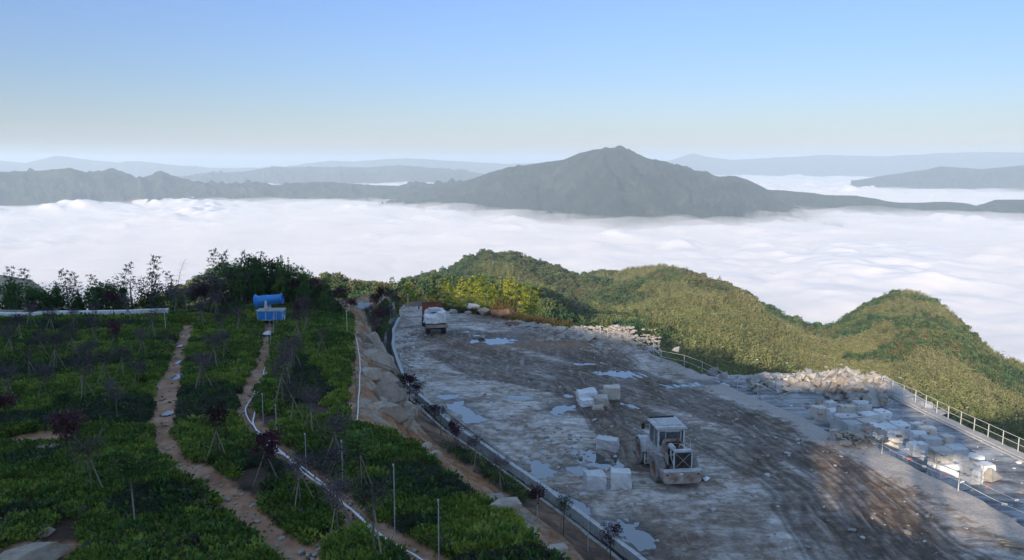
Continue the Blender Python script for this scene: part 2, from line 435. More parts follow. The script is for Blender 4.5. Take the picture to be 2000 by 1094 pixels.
# quarry floor
PUD = [(970, 664, 2.5, 0.9, .2), (985, 668, 1.6, .4, .3), (1208, 731, 1.5, .5, -.1), (900, 797, 1.0, 1.3, .5), (925, 818, 1.1, .8, .3), (1098, 797, 1.5, .8, .1), (1090, 805, .8, .7, 0), (1015, 775, 1.4, .3, 0),
       (1055, 918, 1.15, .8, .4), (1152, 893, .9, .9, .6), (1168, 905, 1.0, .45, .1), (1130, 915, .6, .35, .2), (1100, 773, .9, .25, .2), (1210, 787, .7, .25, 0), (1235, 793, .5, .2, 0), (1330, 752, 1.6, .5, .1), (1362, 748, 1.4, .4, .1), (1385, 751, 1.0, .25, 0),
       (1235, 1045, .95, 1.6, .35), (1120, 985, .5, 1.3, .5), (935, 655, .6, .25, 0), (905, 648, .9, .25, 0), (1290, 905, .8, .3, .3), (1150, 710, 1.2, .3, .2), (875, 773, .8, .5, .2), (1030, 745, 1.3, .2, .1)]
PUDW = []
for px, py, a, b, rr in PUD:
    q = P(px, py); PUDW.append((q.x, q.y, a, b, rr))
def pud_mask(x, y):
    m = np.full(np.shape(x), -9.0); w = fbm(x, y, 0.8, 4, 51, 0.6) * 0.85 - 0.22
    for cx, cy, a, b, rr in PUDW:
        dx, dy = x - cx, y - cy; c, s = math.cos(rr), math.sin(rr)
        u = (dx * c + dy * s) / a; v_ = (-dx * s + dy * c) / (b * 1.6)
        m = np.maximum(m, 1 - np.hypot(u, v_) + w)
    return m
TRK = [([(850, 655), (930, 680), (1010, 705), (1120, 725), (1250, 765), (1400, 800), (1560, 870), (1680, 950), (1790, 1060), (1840, 1094), (1900, 1180)], 2.3),
       ([(900, 650), (1000, 668), (1100, 690), (1200, 720), (1320, 765), (1450, 830), (1600, 900), (1700, 990), (1760, 1094)], 1.8),
       ([(860, 690), (960, 730), (1100, 760), (1230, 810), (1420, 870), (1560, 960), (1640, 1094)], 1.6),
       ([(1120, 745), (1160, 790), (1190, 830), (1240, 870), (1240, 900)], 1.5), ([(1050, 650), (1120, 668), (1180, 700)], 3)]
WT = [(wpath(p, P), w) for p, w in TRK]
def floor_fields(x, y):
    mud = np.zeros(np.shape(x)); rut = np.zeros(np.shape(x))
    wob = fbm(x, y, 4, 3, 61) * 0.7
    for p, w in WT:
        d = seg_dist(x, y, p) + wob
        mud = np.maximum(mud, sstep(w * 1.25, w * 0.5, d))
        for off in (0.55, 1.15, w * 0.8, w): rut = np.maximum(rut, np.exp(-((np.abs(d) - off) / 0.16) ** 2))
    lumps = fbm(x, y, 6, 4, 63)
    mud = np.clip(mud * (0.75 + 0.5 * lumps) + sstep(0.15, 0.5, fbm(x, y, 9, 4, 65)) * 0.35, 0, 1)
    return mud, rut
def floor_z(x, y):
    mud, rut = floor_fields(x, y); pmk = pud_mask(x, y)
    z = fbm(x, y, 5, 4, 71) * 0.09 + fbm(x, y, 0.9, 4, 73) * 0.075 - rut * 0.07 * (0.4 + 0.6 * mud)
    z = z + 0.03 - sstep(-0.35, 0.35, pmk) * 0.13
    return z, mud, rut, pmk
xr = LX(RL, YS)
X, Y, T = zone(xc + 0.45, xr, 360)
Zf, mud, rut, pmk = floor_z(X, Y)
ex = sstep(2.5, 0, xr[:, None] - X)
Zf = Zf + ex * 0.10
t = NT('quarry_ground'); v = t.pos()
n1 = t.noise(0.22, 7, 0.68, dist=.8); n2 = t.noise(1.6, 7, 0.72, dist=.6); n3 = t.noise(9, 5, 0.7)
streak = t.noise(1.0, 6, 0.7, t.scale(v, (0.3, 1.1, 1), R(-22)), dist=1.2)
st2 = t.noise(1.0, 6, 0.7, t.scale(v, (1.9, 0.22, 1), R(-42)))
rock = t.ramp(t.math('ADD', t.math('MULTIPLY', n1, 0.5), t.math('MULTIPLY', n2, 0.5)), [(0.36, (0.12, 0.085, 0.062)), (0.45, (0.26, 0.205, 0.16)), (0.53, (0.46, 0.41, 0.36)), (0.64, (0.66, 0.61, 0.56))])
rock = t.mix(t.map(streak, 0.44, 0.60, 0, 0.6), rock, (0.12, 0.083, 0.058))
rock = t.mix(t.map(n3, 0.60, 0.70, 0, 0.7), rock, (0.38, 0.36, 0.34))
mudc = t.ramp(n2, [(0.32, (0.055, 0.039, 0.027)), (0.48, (0.115, 0.078, 0.052)), (0.6, (0.19, 0.138, 0.095)), (0.75, (0.36, 0.29, 0.23))])
mudc = t.mix(t.map(st2, 0.52, 0.64, 0, 0.75), mudc, (0.30, 0.26, 0.22))
mf = t.math('MULTIPLY', t.attr('mud'), t.map(t.noise(0.7, 5, 0.7), 0.2, 0.5, 0.55, 1.1), clamp=True)
c = t.mix(mf, rock, mudc)
c = t.mix(t.map(t.attr('rut'), 0.2, 1, 0, 0.55), c, (0.035, 0.027, 0.022))
orange = t.map(t.attr('orange'), 0, 1, 0, 0.7)
c = t.mix(orange, c, (0.23, 0.12, 0.06))
c = t.mix(t.map(t.math('ADD', t.attr('edge'), t.map(n2, 0.2, 0.8, -0.5, 0.5)), 0.35, 0.75, 0, 0.95), c, t.ramp(n3, [(0.3, (0.25, 0.22, 0.19)), (0.7, (0.44, 0.40, 0.36))]))
wetm = t.map(t.attr('wet'), -0.75, 0.1)
c = t.mix(t.math('MULTIPLY', wetm, 0.6), c, (0.03, 0.025, 0.02))
t.col(c)
t.rough(t.math('SUBTRACT', t.map(n1, 0.3, 0.7, 0.95, 0.55), t.math('MULTIPLY', wetm, 0.35), clamp=True))
t.bump(t.math('ADD', n2, t.math('MULTIPLY', n3, 0.35)), 0.7, 0.12)
e1 = P(1110, 672); orange_a = np.exp(-(((X - e1.x) / 9) ** 2 + ((Y - e1.y) / 2.6) ** 2))
edge_w = 2.6 + 1.6 * fbm(X, Y, 6, 3, 81)
edge_a = sstep(edge_w * 1.2, edge_w * 0.3, xr[:, None] - X) * sstep(80, 60, Y)
structure('quarry_floor', grid_mesh('quarry_floor', X, Y, Zf, t.mat, {'mud': mud, 'rut': rut, 'wet': pmk, 'orange': orange_a, 'edge': edge_a}))
# broken rim that drops to the block yard or the slope
X, Y, T = zone(xr, xr + 1.4, 14)
base = np.where(YS < P(1455, 738, YARD_Z).y, YARD_Z, -9.0)[:, None]
Zr = Zf[:, -1:] + (base - 0.3 - Zf[:, -1:]) * sstep(0.02, 1, T) + fbm(X, Y, 1.2, 4, 83) * 0.3 * np.sin(PI * T)
Xr = X + fbm(Y, Zr, 1.0, 3, 85) * 0.5 * np.sin(PI * T)
Zr[:, 0] = Zf[:, -1]; Xr[:, 0] = xr
structure('rock_rim', grid_mesh('rock_rim', Xr, Y, Zr, t.mat, {'edge': 1 - T * 1.6, 'mud': T * 0.3}))
# block yard
xf = np.maximum(LX(FL, YS), xr + 1.5)
ysel = YS < P(1455, 738, YARD_Z).y
X, Y, T = zone((xr + 0.5)[ysel], xf[ysel], 200, YS[ysel])
Zy = YARD_Z + fbm(X, Y, 5, 4, 91) * 0.10 + fbm(X, Y, 0.9, 3, 93) * 0.05
t = NT('yard_ground'); v = t.pos()
n1 = t.noise(0.3, 7, 0.7); st = t.noise(1, 6, 0.7, t.scale(v, (0.22, 1.3, 1), R(-20))); n3 = t.noise(7, 5, 0.7)
c = t.ramp(t.math('ADD', t.math('MULTIPLY', n1, 0.4), t.math('MULTIPLY', st, 0.6)), [(0.40, (0.07, 0.07, 0.075)), (0.48, (0.17, 0.17, 0.175)), (0.56, (0.32, 0.32, 0.31)), (0.68, (0.46, 0.45, 0.43))])
c = t.mix(t.map(t.attr('walk'), 0.3, 0.7, 0, 0.85), c, t.ramp(n3, [(0.3, (0.30, 0.26, 0.22)), (0.7, (0.46, 0.42, 0.37))]))
t.col(c); t.rough(t.map(n1, 0.3, 0.7, 0.9, 0.5)); t.bump(t.math('ADD', n1, t.math('MULTIPLY', n3, 0.3)), 0.5, 0.08)
walk = sstep(1.9, 1.2, (xf[ysel][:, None] - X)) * np.where(Y < 75, 1, 0)
structure('block_yard', grid_mesh('block_yard', X, Y, Zy, t.mat, {'walk': walk}))
# water lies in every hollow of the floor
tw = NT('puddle_water'); tw.col((0.02, 0.022, 0.024)); tw.rough(0.04); tw.b.inputs['Specular IOR Level'].default_value = 1.0; tw.b.inputs['IOR'].default_value = 1.5
tw.b.inputs['Coat Weight'].default_value = 0.35; tw.b.inputs['Coat IOR'].default_value = 1.7; tw.b.inputs['Coat Roughness'].default_value = 0.03
for cx, cy, a, b, rr in PUDW:
    mb = MB(); n = 20
    mb.add([(a * 1.7 * math.cos(2 * PI * k / n), b * 2.6 * math.sin(2 * PI * k / n), 0) for k in range(n)], [tuple(range(n))])
    o = mb.build('puddle', tw.mat, None, False, (cx, cy, -0.045 - 0.0015 * (len(bpy.data.objects) % 9)), rr); o['kind'] = 'structure'

# ------------------------------------------------------------------ mountainside and forested spurs
tab = [ # px, r_crest, py_crest, py at 160, 300, 550 m
    (-1200, 500, 700, 900, 820, 760), (-300, 1250, 600, 800, 760, 690), (0, 1250, 592, 780, 740, 670), (180, 1150, 590, 740, 700, 650), (250, 900, 584, 720, 670, 630), (300, 840, 564, 700, 650, 610),
    (360, 820, 542, 685, 640, 595), (415, 810, 521, 680, 630, 585), (480, 820, 533, 680, 630, 590), (560, 800, 560, 680, 630, 595), (640, 700, 570, 680, 630, 590), (690, 800, 560, 660, 640, 600),
    (760, 820, 563, 665, 640, 596), (800, 840, 552, 665, 640, 592), (850, 860, 539, 670, 640, 590), (880, 880, 532, 670, 640, 585), (905, 890, 512, 675, 645, 580), (950, 900, 499, 680, 650, 575), (1000, 920, 503, 690, 660, 590),
    (1050, 950, 521, 700, 680, 600), (1100, 980, 536, 710, 700, 640), (1130, 1000, 547, 720, 710, 670), (1180, 980, 537, 730, 720, 650), (1220, 960, 540, 750, 730, 640), (1300, 930, 525, 770, 735, 620), (1350, 900, 532, 790, 740, 610),
    (1400, 850, 547, 800, 745, 615), (1450, 800, 567, 820, 755, 625), (1500, 770, 592, 850, 765, 645), (1550, 750, 616, 860, 780, 665), (1600, 770, 626, 880, 795, 680), (1650, 800, 622, 900, 800, 690), (1680, 820, 602, 900, 810, 690),
    (1720, 840, 577, 910, 815, 685), (1770, 850, 554, 920, 820, 680), (1810, 850, 550, 930, 825, 670), (1850, 830, 560, 940, 830, 665), (1900, 780, 591, 950, 840, 675), (1950, 700, 630, 960, 850, 700), (2000, 640, 657, 970, 860, 720), (2200, 600, 700, 1000, 900, 760), (3000, 600, 760, 1100, 950, 840)]
TB = np.array(tab, float)
def hill_z(x, y):
    x = np.asarray(x, float); y = np.asarray(y, float)
    r = np.hypot(x, y); yy = np.maximum(y, 1e-3)
    # image column for this direction, at a mid depression
    px = 1000 + FPX * (x / yy) * (CA + 0.18 * SA)
    px = np.where(y <= 0, np.where(x > 0, 4000, -2000), np.clip(px, -1200, 3000))
    g = lambda k: np.interp(px, TB[:, 0], TB[:, k])
    rc = g(1)
    def zz(py, rr):
        v = (547 - py) / FPX; return CAMZ + rr * (-SA + v * CA) / (CA + v * SA)
    z160 = zz(g(3), 160); z300 = zz(g(4), 300); z550 = zz(g(5), 550); zc = zz(g(2), rc)
    z60 = np.minimum(-7, z160 + 25); zz60 = -9.0
    w = lambda a, b: np.clip((r - a) / (b - a), 0, 1)
    z = zz60 + (z160 - zz60) * w(90, 160)
    z = np.where(r > 160, z160 + (z300 - z160) * w(160, 300), z)
    far_rc = rc > 560
    r2 = np.minimum(550, rc); z2 = np.where(far_rc, z550, zc)
    z = np.where(r > 300, z300 + (z2 - z300) * np.clip((r - 300) / np.maximum(r2 - 300, 1), 0, 1), z)
    z = np.where(far_rc & (r > 550), z550 + (zc - z550) * np.sin(0.5 * PI * np.clip((r - 550) / np.maximum(rc - 550, 1), 0, 1)), z)
    small = rc < 300
    z = np.where(small & (r > 160), z160 + (zc - z160) * np.clip((r - 160) / np.maximum(rc - 160, 1), 0, 1), z)
    dz = np.maximum(r - rc, 0)
    z = np.where(r > rc, zc - 0.35 * dz - 0.0006 * dz ** 2, z)
    amp = sstep(120, 330, r) * (0.25 + 0.75 * sstep(0, 180, np.abs(r - rc)))
    sp = ridged(x + 40, y, 210, 4, 7, 0.45)
    z = z + amp * (sp * 36 - 14) * np.where(small, 0.3, 1)
    return np.maximum(z, -520)
px_ = np.linspace(-60, 60, 420)
ang = np.radians(px_)
rr_ = np.concatenate([np.linspace(40, 160, 40), np.linspace(163, 1000, 260), np.linspace(1010, 2200, 60)])
A_, R_ = np.meshgrid(ang, rr_)
X = np.sin(A_) * R_; Y = np.cos(A_) * R_; Z = hill_z(X, Y)
t = NT('forest_floor'); t.col(t.ramp(t.noise(0.05, 6, 0.7), [(0.35, (0.03, 0.045, 0.022)), (0.6, (0.075, 0.085, 0.035)), (0.75, (0.11, 0.085, 0.05))])); t.rough(0.95); t.bump(t.noise(0.25, 6, 0.7), 1, 2.0)
structure('mountainside', grid_mesh('mountainside', X, Y, Z, t.mat))
bh = np.linspace(-260, 90, 120); by = np.linspace(-150, -5, 70)
X, Y = np.meshgrid(bh, by)
Zk = np.maximum(back_height(X, Y) , GA + 0.3 - 2 * np.maximum(X - LX(GE, Y) + 3, 0) * 0)
structure('rear_hill', grid_mesh('rear_hill', X, Y, Zk, t.mat))

def pts_in_view(px, py): return (px > -120) & (px < 2120) & (py < 1200) & (py > 200)
def project(x, y, z):
    dy = y * CA - (z - CAMZ) * SA; dz = y * SA + (z - CAMZ) * CA
    dy = np.maximum(dy, 1e-3); return 1000 + FPX * x / dy, 547 - FPX * dz / dy

# ------------------------------------------------------------------ distant ranges
t = NT('far_forest')
t.col(t.ramp(t.noise(0.006, 8, 0.7), [(0.35, (0.012, 0.026, 0.018)), (0.55, (0.04, 0.058, 0.032)), (0.7, (0.10, 0.095, 0.06))])); t.rough(0.95)
t.bump(t.noise(0.022, 6, 0.75), 1.0, 60)
def crest_range(name, prof, r, depth_front, nz, seed, width=1400, na=500, nr=120, spur=0.3):
    """a range whose skyline passes through the given picture points at distance r"""
    pa = np.array(prof, float)
    a0, a1 = math.atan((pa[0, 0] - 1000) / FPX / CA), math.atan((pa[-1, 0] - 1000) / FPX / CA)
    an = np.linspace(a0, a1, na); u = np.linspace(-1, 1.0, nr)
    A2, U = np.meshgrid(an, u)
    pxx = 1000 + FPX * np.tan(A2) * CA
    pyc = np.interp(pxx, pa[:, 0], pa[:, 1])
    rr = r if not hasattr(r, '__len__') else np.interp(pxx, r[0], r[1])
    v = (547 - pyc) / FPX; zc = CAMZ + rr * (-SA + v * CA) / (CA + v * SA)
    RR = rr + U * width
    X = np.sin(A2) * RR; Y = np.cos(A2) * RR
    fall = np.abs(U) ** 1.15
    Z = zc - (zc + depth_front) * fall
    e = np.sin(PI * np.clip(np.abs(U), 0, 1))
    sp = ridged(A2 * rr, U * width * 0.35 + 100, nz, 5, seed, 0.55)
    Z = Z + (sp - 0.25) * nz * spur * e + ridged(A2 * rr, U * width, nz * 0.18, 3, seed + 3) * nz * 0.10 * (0.03 + e)
    structure(name, grid_mesh(name, X, Y, Z, t.mat))
    return X, Y, Z
CLOUD_Z = -285.0
RANGES = []
RANGES.append(crest_range('great_mountain', [(560, 520), (640, 470), (700, 432), (760, 394), (820, 370), (880, 360), (920, 352), (960, 338), (1010, 325), (1050, 319), (1100, 312), (1130, 299), (1160, 293), (1195, 291), (1203, 288), (1225, 295), (1260, 311), (1300, 320), (1340, 333), (1400, 345), (1430, 344), (1450, 349), (1480, 362), (1510, 378), (1545, 398), (1575, 413), (1640, 450)],
    ([560, 760, 900, 1050, 1200, 1400, 1580], [6300, 6000, 5600, 5100, 4750, 4850, 4950]), 430, 560, 11, 1150, 700, 200, 0.34))
RANGES.append(crest_range('left_range', [(-700, 350), (-200, 338), (0, 333), (60, 332), (105, 331), (155, 328), (185, 337), (215, 334), (236, 328), (262, 338), (285, 347), (310, 343), (330, 336), (350, 346), (390, 357), (430, 367), (470, 361), (508, 353), (540, 359), (600, 357), (660, 355), (700, 359), (780, 363), (820, 355), (850, 362), (900, 366), (960, 372), (1040, 395)],
    6500, 520, 620, 13, 900, 700, 120))
RANGES.append(crest_range('far_left_range', [(330, 350), (400, 343), (440, 341), (480, 336), (520, 330), (570, 327), (620, 326), (680, 326), (720, 327), (780, 322), (830, 327), (900, 334), (940, 340), (1000, 350)], 11000, 500, 900, 15, 1800, 360, 60, 0.2))
RANGES.append(crest_range('hazy_range', [(-700, 325), (-100, 318), (0, 312), (70, 318), (130, 306), (200, 313), (245, 317), (290, 315), (340, 320), (420, 328), (560, 326), (620, 318), (655, 313), (700, 315), (760, 311), (805, 309), (850, 312), (930, 317), (990, 320), (1060, 318), (1150, 316), (1290, 316), (1345, 299), (1375, 306), (1420, 312), (1500, 308), (1600, 303), (1700, 306), (1820, 301), (1900, 299), (2000, 300), (2700, 310)],
    17500, 700, 1200, 17, 2200, 700, 50, 0.16))
RANGES.append(crest_range('right_range', [(1650, 352), (1700, 342), (1740, 336), (1790, 329), (1820, 323), (1860, 326), (1900, 328), (1940, 325), (1985, 321), (2050, 328), (2300, 345), (2500, 360)], 9300, 480, 500, 19, 800, 380, 60, 0.25))
RANGES.append(crest_range('low_right_range', [(1440, 372), (1490, 367), (1540, 370), (1600, 376), (1660, 376), (1700, 382), (1740, 388), (1790, 386), (1830, 384), (1870, 386), (1895, 390), (1930, 379), (1985, 378), (2100, 384), (2400, 400)], 5300, 380, 260, 21, 330, 420, 50, 0.25))
RANGES.append(crest_range('left_islet', [(-220, 480), (-60, 492), (0, 500), (30, 506), (60, 512), (85, 530), (130, 580)], 1950, 340, 90, 23, 160, 120, 40, 0.25))

# ------------------------------------------------------------------ sea of cloud
def land_z_far(x, y):
    return hill_z(x, y)
na, nr = 900, 620
an = np.radians(np.linspace(-58, 58, na)); r0, r1 = 620.0, 34000.0
rr = r0 * (r1 / r0) ** np.linspace(0, 1, nr)
A2, R2 = np.meshgrid(an, rr)
X = np.sin(A2) * R2; Y = np.cos(A2) * R2
b1 = fbm(X, Y * 0.8, 1500, 3, 101); b2 = np.abs(fbm(X + 60 * fbm(X, Y, 300, 2, 7), Y, 460, 3, 103, 0.45)) * 2.4; b3 = np.abs(fbm(X, Y, 150, 3, 107, 0.5)) * 2.4
soft = sstep(-0.5, 0.5, fbm(X, Y, 2600, 2, 109))
Z = CLOUD_Z - 24 + b1 * 26 + (b2 * (18 + 26 * soft) + b3 * (9 + 10 * soft)) * (0.3 + 0.7 * sstep(1200, 3600, R2))
Z = Z - sstep(9000, 30000, R2) * 60
# thickness over the land below: clouds thin out where they lap against the hills
thick = Z - hill_z(X, Y)
for (rx, ry, rz) in RANGES:
    pass
bank = sstep(0, 900, R2 - 1100)
t = NT('cloud_top')
t.col((0.66, 0.61, 0.575)); t.rough(1.0); t.b.inputs['Specular IOR Level'].default_value = 0
t.b.inputs['Subsurface Weight'].default_value = 1.0; t.b.inputs['Subsurface Scale'].default_value = 45.0; t.b.inputs['Subsurface Radius'].default_value = (1, 1, 1)
t.bump(t.noise(0.012, 4, 0.5), 0.25, 14)
tr = t.n('ShaderNodeBsdfTransparent'); ms = t.n('ShaderNodeMixShader')
wn_ = t.map(t.noise(0.011, 5, 0.6), 0.3, 0.7, -14, 14)
t.l(t.map(t.math('ADD', t.attr('thick'), wn_), 2, 46), ms.inputs[0]); t.l(tr.outputs[0], ms.inputs[1]); t.l(t.b.outputs[0], ms.inputs[2]); t.l(ms.outputs[0], t.out.inputs[0])
from mathutils.bvhtree import BVHTree
from mathutils import kdtree
# range heights sampled onto the cloud grid by binning
for (rx, ry, rz) in RANGES[:1] + RANGES[5:]:
    ra = np.degrees(np.arctan2(rx, ry)); rd = np.hypot(rx, ry)
    # both grids are regular in angle: interpolate radially per angle column
    cols = np.searchsorted(ra[0], np.degrees(an))
    for j, c in enumerate(cols):
        if 0 < c < ra.shape[1]:
            hz = np.interp(rr, rd[:, c], rz[:, c], left=-900, right=-900)
            thick[:, j] = np.minimum(thick[:, j], Z[:, j] - hz)
cloud = grid_mesh('sea_of_cloud', X, Y, Z, t.mat, {'thick': np.clip(thick, -100, 400)})
o = inst('sea_of_cloud', cloud); o['kind'] = 'stuff'; tag(o, 'white sea of cloud filling the valleys below the ridges', 'cloud')

# thin mist drifting over the cloud tops: a closed slab with an uneven top
an2 = np.radians(np.linspace(-57, 57, 260)); rr2 = 640.0 * (33000.0 / 640.0) ** np.linspace(0, 1, 200)
A3, R3 = np.meshgrid(an2, rr2); X3 = np.sin(A3) * R3; Y3 = np.cos(A3) * R3
Z3 = CLOUD_Z + 26 + fbm(X3, Y3, 900, 3, 121) * 26 + np.abs(fbm(X3, Y3, 260, 3, 123)) * 34 - sstep(9000, 30000, R3) * 60
nn_, mm_ = Z3.shape; idn = np.arange(nn_ * mm_).reshape(nn_, mm_); top_ = np.stack([X3, Y3, Z3], -1).reshape(-1, 3); bot_ = top_.copy(); bot_[:, 2] = -470
q_ = np.stack([idn[:-1, :-1], idn[:-1, 1:], idn[1:, 1:], idn[1:, :-1]], -1).reshape(-1, 4)
ed = list(idn[0]) + list(idn[1:, -1]) + list(idn[-1, ::-1][1:]) + list(idn[::-1, 0][1:-1]); off_ = nn_ * mm_
sd_ = [(ed[(k + 1) % len(ed)], ed[k], ed[k] + off_, ed[(k + 1) % len(ed)] + off_) for k in range(len(ed))]
fm = bpy.data.meshes.new('cloud_mist'); fm.from_pydata(np.concatenate([top_, bot_]).tolist(), [], q_[:, ::-1].tolist() + (q_ + off_).tolist() + sd_)
mt = NT('mist_air'); mt.t.nodes.remove(mt.b); pv = mt.n('ShaderNodeVolumePrincipled'); pv.inputs['Color'].default_value = (0.90, 0.875, 0.85, 1); pv.inputs['Density'].default_value = 0.0026; pv.inputs['Anisotropy'].default_value = 0.0
mt.l(pv.outputs[0], mt.out.inputs['Volume']); fm.materials.append(mt.mat); fm.update()
import bmesh as _bmx
_q = _bmx.new(); _q.from_mesh(fm); _bmx.ops.recalc_face_normals(_q, faces=_q.faces[:]); _q.to_mesh(fm); _q.free()
o = inst('cloud_mist', fm); o['kind'] = 'stuff'; tag(o, 'thin drifting mist above the sea of cloud', 'mist')

# ------------------------------------------------------------------ haze
hz = NT('haze_air'); hz.t.nodes.remove(hz.b)
pv = hz.n('ShaderNodeVolumePrincipled'); pv.inputs['Color'].default_value = (0.71, 0.83, 0.91, 1); pv.inputs['Density'].default_value = 1.0e-4; pv.inputs['Anisotropy'].default_value = 0.1
hz.l(pv.outputs[0], hz.out.inputs['Volume'])
mb = MB(); mb.box((0, 15000, -480), (90000, 76000, 1400))
o = mb.build('haze', hz.mat); o['kind'] = 'stuff'; tag(o, 'pale morning haze over the valleys', 'haze')
# ------------------------------------------------------------------ scattered vegetation
def leaf_mesh(name, mat, n, shape, size, seed, aspect=0.5, tilt=0.6, up=0.0, extra=None, tri=False, core=None):
    """n leaf quads at the points shape() gives; size (lo, hi)"""
    rg = random.Random(seed); mb = MB()
    for _ in range(n):
        p, out = shape(rg); s = rg.uniform(*size)
        d = (Vector(out) * tilt + Vector((rg.gauss(0, 1), rg.gauss(0, 1), rg.gauss(0, 1) + up)) * 0.5).normalized()
        w = d.cross(Vector((rg.gauss(0, 1), rg.gauss(0, 1), rg.gauss(0, 1)))).normalized()
        p = Vector(p); a = w * s * aspect * 0.5
        if tri: mb.add([p - a, p + a, p + d * s], [(0, 1, 2)])
        else: mb.add([p, p + d * s * .45 + a, p + d * s, p + d * s * .45 - a], [(0, 1, 2, 3)])
    mats = [mat]
    if extra: extra(mb); mats = [mat, MAT['bark']]
    return mb.mesh(name, mats)
def sph(rg, rx, rz, cz, inner=0.5):
    v = Vector((rg.gauss(0, 1), rg.gauss(0, 1), rg.gauss(0, 1))).normalized(); k = rg.uniform(inner, 1)
    return (v.x * rx * k, v.y * rx * k, cz + v.z * rz * k), (v.x, v.y, v.z)

def scatter(name, meshes, x, y, z, sc, rot, idx, kind='stuff', label=None, cat=None, tilt=0.0):
    pc = bpy.data.collections.new(name + '_kinds')
    for k, m in enumerate(meshes):
        o = bpy.data.objects.new('%s_kind_%02d' % (name, k), m); pc.objects.link(o)
    me = bpy.data.meshes.new(name); co = np.stack([x, y, z], -1).astype(np.float32)
    me.vertices.add(len(co)); me.vertices.foreach_set('co', co.ravel())
    a = me.attributes.new('s', 'FLOAT', 'POINT'); a.data.foreach_set('value', sc.astype(np.float32))
    rv = np.zeros((len(co), 3), np.float32); rv[:, 2] = rot
    if tilt: rv[:, 0] = np.random.RandomState(3).normal(0, tilt, len(co)); rv[:, 1] = np.random.RandomState(4).normal(0, tilt, len(co))
    a = me.attributes.new('r', 'FLOAT_VECTOR', 'POINT'); a.data.foreach_set('vector', rv.ravel())
    a = me.attributes.new('i', 'INT', 'POINT'); a.data.foreach_set('value', idx.astype(np.int32))
    o = inst(name, me)
    ng = bpy.data.node_groups.new(name + '_nodes', 'GeometryNodeTree')
    ng.interface.new_socket('Geometry', in_out='INPUT', socket_type='NodeSocketGeometry')
    ng.interface.new_socket('Geometry', in_out='OUTPUT', socket_type='NodeSocketGeometry')
    gi = ng.nodes.new('NodeGroupInput'); go = ng.nodes.new('NodeGroupOutput')
    ci = ng.nodes.new('GeometryNodeCollectionInfo'); ci.inputs[0].default_value = pc; ci.inputs[1].default_value = True; ci.inputs[2].default_value = True
    ip = ng.nodes.new('GeometryNodeInstanceOnPoints')
    def at(nm, ty):
        q = ng.nodes.new('GeometryNodeInputNamedAttribute'); q.data_type = ty; q.inputs[0].default_value = nm; return q.outputs[0]
    ng.links.new(gi.outputs[0], ip.inputs['Points']); ng.links.new(ci.outputs[0], ip.inputs['Instance'])
    ip.inputs['Pick Instance'].default_value = True
    ng.links.new(at('i', 'INT'), ip.inputs['Instance Index']); ng.links.new(at('s', 'FLOAT'), ip.inputs['Scale']); ng.links.new(at('r', 'FLOAT_VECTOR'), ip.inputs['Rotation'])
    ng.links.new(ip.outputs[0], go.inputs[0])
    md = o.modifiers.new('scatter', 'NODES'); md.node_group = ng
    o['kind'] = 'stuff'
    if label: tag(o, label, cat)
    return o

RS = np.random.RandomState(11)
# --- forest on the spurs
def broad(seed, mat):
    rg0 = random.Random(seed); lobes = [((rg0.uniform(-1.8, 1.8), rg0.uniform(-1.8, 1.8), rg0.uniform(4.2, 7.2)), rg0.uniform(1.3, 2.2)) for _ in range(6)]
    def sh(rg):
        c, r = rg.choice(lobes); p, o = sph(rg, r, r * .8, 0, .7); return (p[0] + c[0], p[1] + c[1], p[2] + c[2]), o
    return leaf_mesh('forest_tree', mat, 170, sh, (0.9, 1.7), seed, 0.75, 0.9, 0.2)
def conif(seed, mat):
    def sh(rg):
        h = rg.uniform(0, 1) ** 1.3; a = rg.uniform(0, 2 * PI); r = 2.0 * (1 - h) * rg.uniform(.6, 1) + .1
        return (math.cos(a) * r, math.sin(a) * r, 2 + h * 8), (math.cos(a), math.sin(a), -0.1)
    return leaf_mesh('forest_conifer', mat, 150, sh, (0.8, 1.5), seed, 0.5, 1.0, 0.1)
def plume(seed, mat):
    rg0 = random.Random(seed); st = [(rg0.uniform(-1.6, 1.6), rg0.uniform(-1.6, 1.6), rg0.uniform(7.5, 11.5), rg0.uniform(0, 6.28)) for _ in range(5)]
    def sh(rg):
        x, y, H, an_ = rg.choice(st); h = rg.uniform(0.25, 1); b = max(0, h - .6) * 3.5
        r = 1.0 * math.sin(PI * min(1, (1.08 - h) * 1.25)) ** .7 * rg.uniform(0.3, 1); a = rg.uniform(0, 2 * PI)
        return (x + b * math.cos(an_) + r * math.cos(a), y + b * math.sin(an_) + r * math.sin(a), H * h), (math.cos(a) * .6, math.sin(a) * .6, -0.5)
    return leaf_mesh('forest_bamboo', mat, 190, sh, (0.7, 1.5), seed, 0.38, 0.9, -0.2)
F_PROTO = [broad(1, MAT['forest_broad']), broad(2, MAT['forest_broad']), conif(3, MAT['forest_broad']), plume(4, MAT['forest_bamboo']), plume(5, MAT['forest_bamboo']), plume(6, MAT['forest_bamboo'])]
N = 260000
a = RS.uniform(-0.68, 0.68, N); r = np.sqrt(RS.uniform(115 ** 2, 1080 ** 2, N))
keep = RS.uniform(0, 1, N) < np.clip(0.52 + 0 * r, 0, 1)
a = a[keep]; r = r[keep]
x = np.sin(a) * r; y = np.cos(a) * r; z = hill_z(x, y)
px, py = project(x, y, z)
e = 8.0
zl = hill_z(x * (1 + e / r), y * (1 + e / r))
facing = (CAMZ - z) / r - (CAMZ - zl) / (r + e)      # > 0 : the slope turns towards the camera
ok = pts_in_view(px, py) & (z > -330) & (facing > -0.012) & ~((px < 660) & (r < 300)) & ~((px > 740) & (px < 1060) & (r < 330))
clear = P(1250, 605, -110)
hx, hy = PR(1252, 606, 640).x, PR(1252, 606, 640).y
ok &= np.hypot(x - hx, (y - hy) * .6) > 17
x, y, z, r = x[ok], y[ok], z[ok], r[ok]
